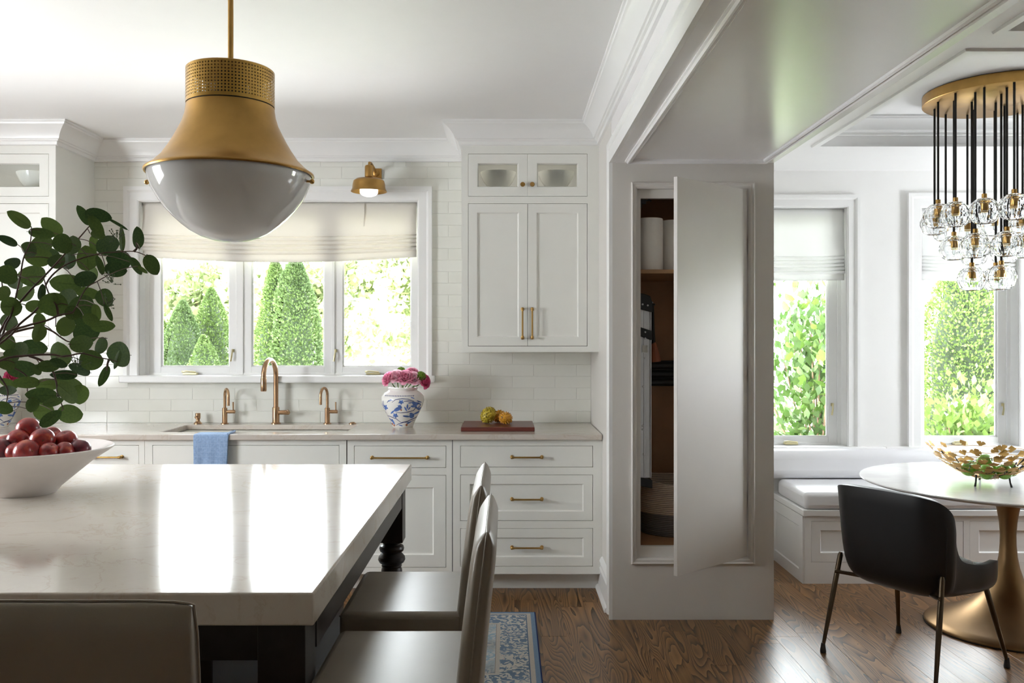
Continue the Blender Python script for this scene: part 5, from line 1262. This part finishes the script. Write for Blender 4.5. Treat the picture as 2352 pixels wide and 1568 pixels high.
# ------------------------------------------------------------------ crystal chandelier
hx, hy = 2.555, 4.52
t = thing('chandelier', 'cluster of faceted crystal globes on black cords under a round brass canopy', 'chandelier', (hx, hy, 2.69))
part('canopy', MB().lathe([(.0001,2.688),(.366,2.688),(.370,2.691),(.370,2.738),(.366,2.741),(.0001,2.741)], (hx,hy,0), 96), 'brass', t, angle=40)
def globe_mesh():
    mb = MB(); n = 14; rows = [(.012,.066),(.034,.0615),(.058,.042),(.0715,.012),(.0725,-.006),(.058,-.044),(.044,-.056),(.036,-.058)]
    inner = [(.032,-.054),(.040,-.044),(.054,-.012),(.054,.008),(.044,.034),(.026,.048),(.010,.052)]
    for i in range(n):
        for j, (r, z) in enumerate(rows):
            a = 2*PI*i/n+(PI/n if j in (1, 3, 4) else 0); mb.v.append((r*math.cos(a), r*math.sin(a), z))
    k = len(rows)
    for i in range(n):
        i2 = (i+1) % n
        for j in range(k-1):
            a, b, c, d = i*k+j, i2*k+j, i2*k+j+1, i*k+j+1; sa, sb = j in (1, 3, 4), j+1 in (1, 3, 4)
            if sa == sb: mb.f.append((a, b, c, d))
            elif sa: mb.f += [(a, b, c), (a, c, d)]
            else: mb.f += [(a, b, d), (b, c, d)]
    m = 24; o = len(mb.v); kk = len(inner)
    for i in range(m):
        a = 2*PI*i/m
        for r, z in inner: mb.v.append((r*math.cos(a), r*math.sin(a), z))
    for i in range(m):
        i2 = (i+1) % m
        for j in range(kk-1): mb.f.append((o+i*kk+j, o+i*kk+j+1, o+i2*kk+j+1, o+i2*kk+j))
    # bottom rim and top closure as rings
    mb2 = MB().add(mb.v, mb.f)
    b_out = [i*k+k-1 for i in range(n)]; t_out = [i*k for i in range(n)]
    b_in = [o+i*kk for i in range(m)]; t_in = [o+i*kk+kk-1 for i in range(m)]
    bmx = bmesh.new(); bv = [bmx.verts.new(v) for v in mb2.v]
    for f in mb2.f: bmx.faces.new([bv[i] for i in f])
    for A_, B_ in ((b_out, b_in), (t_out, t_in)):
        es = [bmx.edges.get((bv[x[i]], bv[x[(i+1) % len(x)]])) for x in (A_, B_) for i in range(len(x))]
        bmesh.ops.bridge_loops(bmx, edges=[e for e in es if e])
    bmesh.ops.recalc_face_normals(bmx, faces=bmx.faces)
    me = bpy.data.meshes.new('glass_globe'); bmx.to_mesh(me); bmx.free(); me.materials.append(MT['crystal']); return me
GM = globe_mesh()
CAPM = mesh('cap', MB().lathe([(.0001,.086),(.012,.086),(.012,.068),(.014,.066),(.014,.060),(.0001,.058)], (0,0,0), 18), 'brass')
SOM = mesh('socket', MB().lathe([(.0001,.048),(.017,.048),(.0185,.046),(.0185,.006),(.016,.002),(.0001,.002)], (0,0,0), 24), 'brass')
BUM = mesh('bulb', MB().lathe([(.0055,.004),(.0060,-.004),(.0060,-.024),(.003,-.034),(.0001,-.036)], (0,0,0), 14), 'window_glass')
DR = [(2.24,4.54,2.095),(2.29,4.68,2.075),(2.405,4.79,2.055),(2.247,4.378,2.08),(2.312,4.52,1.926),(2.529,4.80,2.055),(2.414,4.538,1.769),(2.338,4.363,1.922),(2.508,4.694,1.915),(2.335,4.275,2.082),(2.545,4.55,1.77),(2.634,4.72,2.075),(2.483,4.39,1.766),(2.63,4.62,1.92),(2.448,4.28,1.922),(2.432,4.19,2.09),(2.714,4.60,2.06),(2.57,4.32,1.918),(2.60,4.21,2.08),(2.78,4.33,2.08),(2.72,4.43,1.92),(2.86,4.55,2.08),(2.78,4.76,2.06)]
for x, y, z in DR:
    cdp = part('cord', MB().tube([(x,y,2.689),(x,y,z+.084)], .0058, 8), 'black_cord', t)
    M_ = Matrix.Translation(Vector((x, y, z))-parent_loc(cdp)) @ Matrix.Rotation(q.uniform(0, .4), 4, 'Z')
    for nm, me in (('cap', CAPM), ('glass_globe', GM), ('socket', SOM), ('bulb', BUM)): inst(nm, me, cdp, M_)

# ------------------------------------------------------------------ the garden outside
tag(part('ground', MB().box(-40, 40, 6.07, 60, -.6, -.45), 'lawn', smooth=False), 'sunny lawn outside the windows', 'lawn', kind='structure')
def sprays(fn, n, size, seed, asp=.5):
    """n little leaf sprays; fn(rng) gives position and outward direction."""
    g = np.random.default_rng(seed); V = np.zeros((n*4, 3)); r = random.Random(seed)
    for i in range(n):
        p, d = fn(r); d = Vector(d); s = size*r.uniform(.6,1.25)
        d = (d+Vector((r.gauss(0,.45), r.gauss(0,.45), r.gauss(.35,.35)))).normalized(); sd_ = d.cross(Vector((r.gauss(0,1), r.gauss(0,1), r.gauss(0,1)))).normalized()
        p = Vector(p); V[4*i] = p; V[4*i+1] = p+d*s*.55+sd_*s*asp; V[4*i+2] = p+d*s; V[4*i+3] = p+d*s*.55-sd_*s*asp
    mb = MB(); mb.v = [tuple(v) for v in V]; mb.f = [(4*i, 4*i+1, 4*i+2, 4*i+3) for i in range(n)]; return mb
def conifer(label, x, y, h, r, seed, n=5200, z0=-.45, mat='arborvitae'):
    t = thing('arborvitae', label, 'tree', (x, y, z0), group='clipped evergreens in the garden'); q = random.Random(seed)
    lum = [(q.uniform(0, 2*PI), q.uniform(0, 1), q.uniform(.06, .17)) for _ in range(30)]
    def rad(tt, a):
        b = r*min(1, (tt+.12)/.2)*(1-tt**2.3)**.75
        return b*(1+sum(w_*math.exp(-((math.cos(a-la)-1)**2*14+(tt-lt)**2*90)) for la, lt, w_ in lum)-.06)
    def fn(r_):
        tt = r_.random()**1.12; a = r_.uniform(0, 2*PI); k = r_.uniform(.80, 1.02); R_ = rad(tt, a)*k
        return (x+R_*math.cos(a), y+R_*math.sin(a), z0+.05+tt*h), (math.cos(a), math.sin(a), .5)
    part('foliage', sprays(fn, int(n*3.4), .036*(h/2.8)**.5, seed, .38), mat, t, smooth=False, fix=False, kind='stuff')
    mb = MB(); K_ = 14
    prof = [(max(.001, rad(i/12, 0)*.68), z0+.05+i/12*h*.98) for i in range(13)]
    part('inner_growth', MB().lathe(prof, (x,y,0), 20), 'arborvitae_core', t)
    part('trunk', MB().tube([(x,y,z0-.02),(x,y,z0+h*.5)], [.07,.04], 10), 'bark', t)
    return t
conifer('tall twin-topped evergreen seen through the middle kitchen pane, right stem', -2.86, 11.9, 2.98, .42, 1, 7000)
conifer('tall twin-topped evergreen seen through the middle kitchen pane, left stem', -3.20, 12.1, 2.96, .34, 2, 5000)
conifer('pointed evergreen next to the mullion in the left kitchen pane', -4.45, 13.2, 2.62, .40, 3)
conifer('lower evergreen in the middle of the left kitchen pane', -4.62, 12.5, 2.40, .42, 4)
conifer('evergreen just right of the lower one in the left kitchen pane', -4.12, 11.9, 1.9, .34, 5, 3600)
conifer('greyish evergreen at the outer edge of the left kitchen pane', -5.05, 12.6, 2.28, .40, 6)
conifer('small evergreen at the far left of the kitchen view', -5.55, 12.9, 2.1, .40, 7, 3200)
conifer('tall evergreen behind the foliage in the right dining window', 5.05, 9.6, 3.1, .55, 8, 7000)
conifer('yellower evergreen by the right edge of the right dining window', 5.55, 9.3, 2.25, .42, 9, 4500)
def big_tree(label, x, y, h, r, seed, n, size):
    t = thing('leafy_tree', label, 'tree', (x, y, -.45), group='pale trees far beyond the lawn'); q = random.Random(seed)
    bl = [(q.gauss(0,.45)*r, q.gauss(0,.4)*r, h*q.uniform(.30,.95), r*q.uniform(.35,.62)) for _ in range(16)]
    def fn(r_):
        bx2, by2, bz2, br = r_.choice(bl); a = r_.uniform(0,2*PI); zz = r_.uniform(-.7,1); s = math.sqrt(1-zz*zz); k = br*r_.uniform(.75,1)
        return (x+bx2+k*s*math.cos(a), y+by2+k*s*math.sin(a), -.45+bz2+k*zz*.8), (s*math.cos(a), s*math.sin(a), zz)
    part('crown', sprays(fn, n, size, seed), 'hazed_tree_leaf', t, smooth=False, fix=False, kind='stuff')
    part('trunk', MB().tube([(x,y,-.47),(x+.1,y,h*.3),(x-.1,y,h*.7)], [.22,.15,.06], 10), 'bark', t)
big_tree('pale sunlit tree filling the right kitchen pane', -2.2, 23.5, 4.2, 2.1, 21, 9000, .20)
big_tree('distant pale tree beyond the left kitchen pane', -10.5, 30, 4.0, 2.2, 22, 6000, .24)
big_tree('distant pale tree beyond the twin-topped evergreen', -5.6, 28, 4.8, 2.2, 23, 6000, .24)
def leaf2():
    vs = [(0,0,0),(.22,.5,.03),(.62,.42,.05),(1,0,-.02),(.62,-.42,.05),(.22,-.5,.03),(.5,0,-.03)]; vs = [(x, y*.62, z) for x, y, z in vs]
    return mesh('leaf', MB().add(vs, [(0,5,6),(5,4,6),(4,3,6),(3,2,6),(2,1,6),(1,0,6)]), 'shrub_leaf', fix=False)
SLM = leaf2()
def shrub(label, x, y, z0, h, rx, n, size, seed, stems=9):
    t = thing('leafy_shrub', label, 'shrub', (x, y, z0), group='leafy shrubs outside the dining windows'); q = random.Random(seed)
    tips = []
    for i in range(stems):
        a = q.uniform(0, 2*PI); k = q.uniform(.15, .95); p = Vector((x+rx*k*math.cos(a), y+rx*.8*k*math.sin(a), z0+h*q.uniform(.72, 1.0)*(1-.3*k*k)))
        pts = bez([(x+q.uniform(-.1,.1), y+q.uniform(-.1,.1), z0), (x+(p.x-x)*.35, y+(p.y-y)*.35, z0+(p.z-z0)*.5), p], 5)
        part('branch', MB().tube(pts, [.014-.010*j/len(pts) for j in range(len(pts))], 6), 'bark', t); tips.append(pts)
    def where(r_):
        pts = r_.choice(tips); s = pts[min(len(pts)-1, int(len(pts)*(.12+.88*r_.random())))]; a = r_.uniform(0, 2*PI); k = r_.random()**.6*rx*.42
        p = s+Vector((k*math.cos(a), k*math.sin(a), r_.gauss(0, .10))); return p, (p-Vector((x, y, z0+h*.4))).normalized()
    near = sorted((where(q) for _ in range(n*3)), key=lambda e: e[0].y)[:n]
    for p, d in near:
        d2 = (d*.7+Vector((q.gauss(0,.4), q.gauss(-.25,.3), q.gauss(-.05,.3)))).normalized(); R = d2.to_track_quat('X', 'Z').to_matrix().to_4x4()
        inst('leaf', SLM, t, Matrix.Translation(p-Vector((x, y, z0))) @ R @ Matrix.Rotation(q.uniform(-.6,.6), 4, 'X') @ Matrix.Scale(size*q.uniform(.65,1.25), 4))
    part('leaves', sprays(where, n*13, size*.72, seed+1, .34), 'shrub_leaf', t, smooth=False, fix=False, kind='stuff')
shrub('tall leafy shrub filling the left dining window', 2.80, 7.9, -.45, 2.45, .70, 280, .12, 31, 18)
shrub('leafy shrub low in the right dining window, left half', 4.0, 7.7, -.45, 1.55, .55, 190, .11, 32, 11)
shrub('leafy shrub low in the right dining window, right half', 4.75, 7.9, -.45, 1.60, .50, 190, .11, 33, 11)
shrub('pale bushy shrub behind the railing in the left dining window', 3.1, 9.2, -.45, 1.35, .8, 120, .09, 34, 10)
t = thing('garden_railing', 'low dark iron railing with scrolls outside the dining windows', 'railing', (3.8, 7.2, -.45))
part('top_rail', MB().box(2.2, 5.6, 7.19, 7.21, .585, .605), 'dark_iron', t); part('bottom_rail', MB().box(2.2, 5.6, 7.19, 7.21, .18, .195), 'dark_iron', t)
for i in range(15): x = 2.25+i*.235; part('post', MB().box(x-.007, x+.007, 7.193, 7.207, -.45 if i % 5 == 0 else .18, .60), 'dark_iron', t)
for i in range(14):
    x = 2.367+i*.235; part('scroll', MB().tube([(x+(.075-.05*s/18)*math.cos(s*.62), 7.2, .50+(.075-.05*s/18)*math.sin(s*.62)) for s in range(19)], .005, 5), 'dark_iron', t)
solo('low_hedge', sprays(lambda r_: ((r_.uniform(2.0, 3.7), r_.uniform(7.4, 7.62), r_.uniform(-.4, .50)+.1*math.sin(r_.random()*9)), (0, -.4, 1)), 2600, .07, 41), 'shrub_leaf', 'low clipped hedge behind the railing outside', 'hedge', (2.8, 7.5, -.45), smooth=False, fix=False, kind='stuff')
t = thing('patio_umbrella', 'closed-in pale patio canopy low in the right dining window', 'umbrella', (4.75, 7.0, -.45))
part('canopy', MB().lathe([(.0001,.86),(.35,.74),(.75,.58),(.76,.54),(.0001,.60)], (4.75,7.0,0), 8), 'paint_white', t, smooth=False); part('pole', MB().tube([(4.75,7.0,-.45),(4.75,7.0,.88)], .02, 10), 'aluminium', t)
tag(part('terrace', MB().box(-9, 9, 6.08, 10.2, -.449, -.43), 'patio_stone', smooth=False), 'pale stone terrace outside the dining windows', 'terrace', kind='structure')
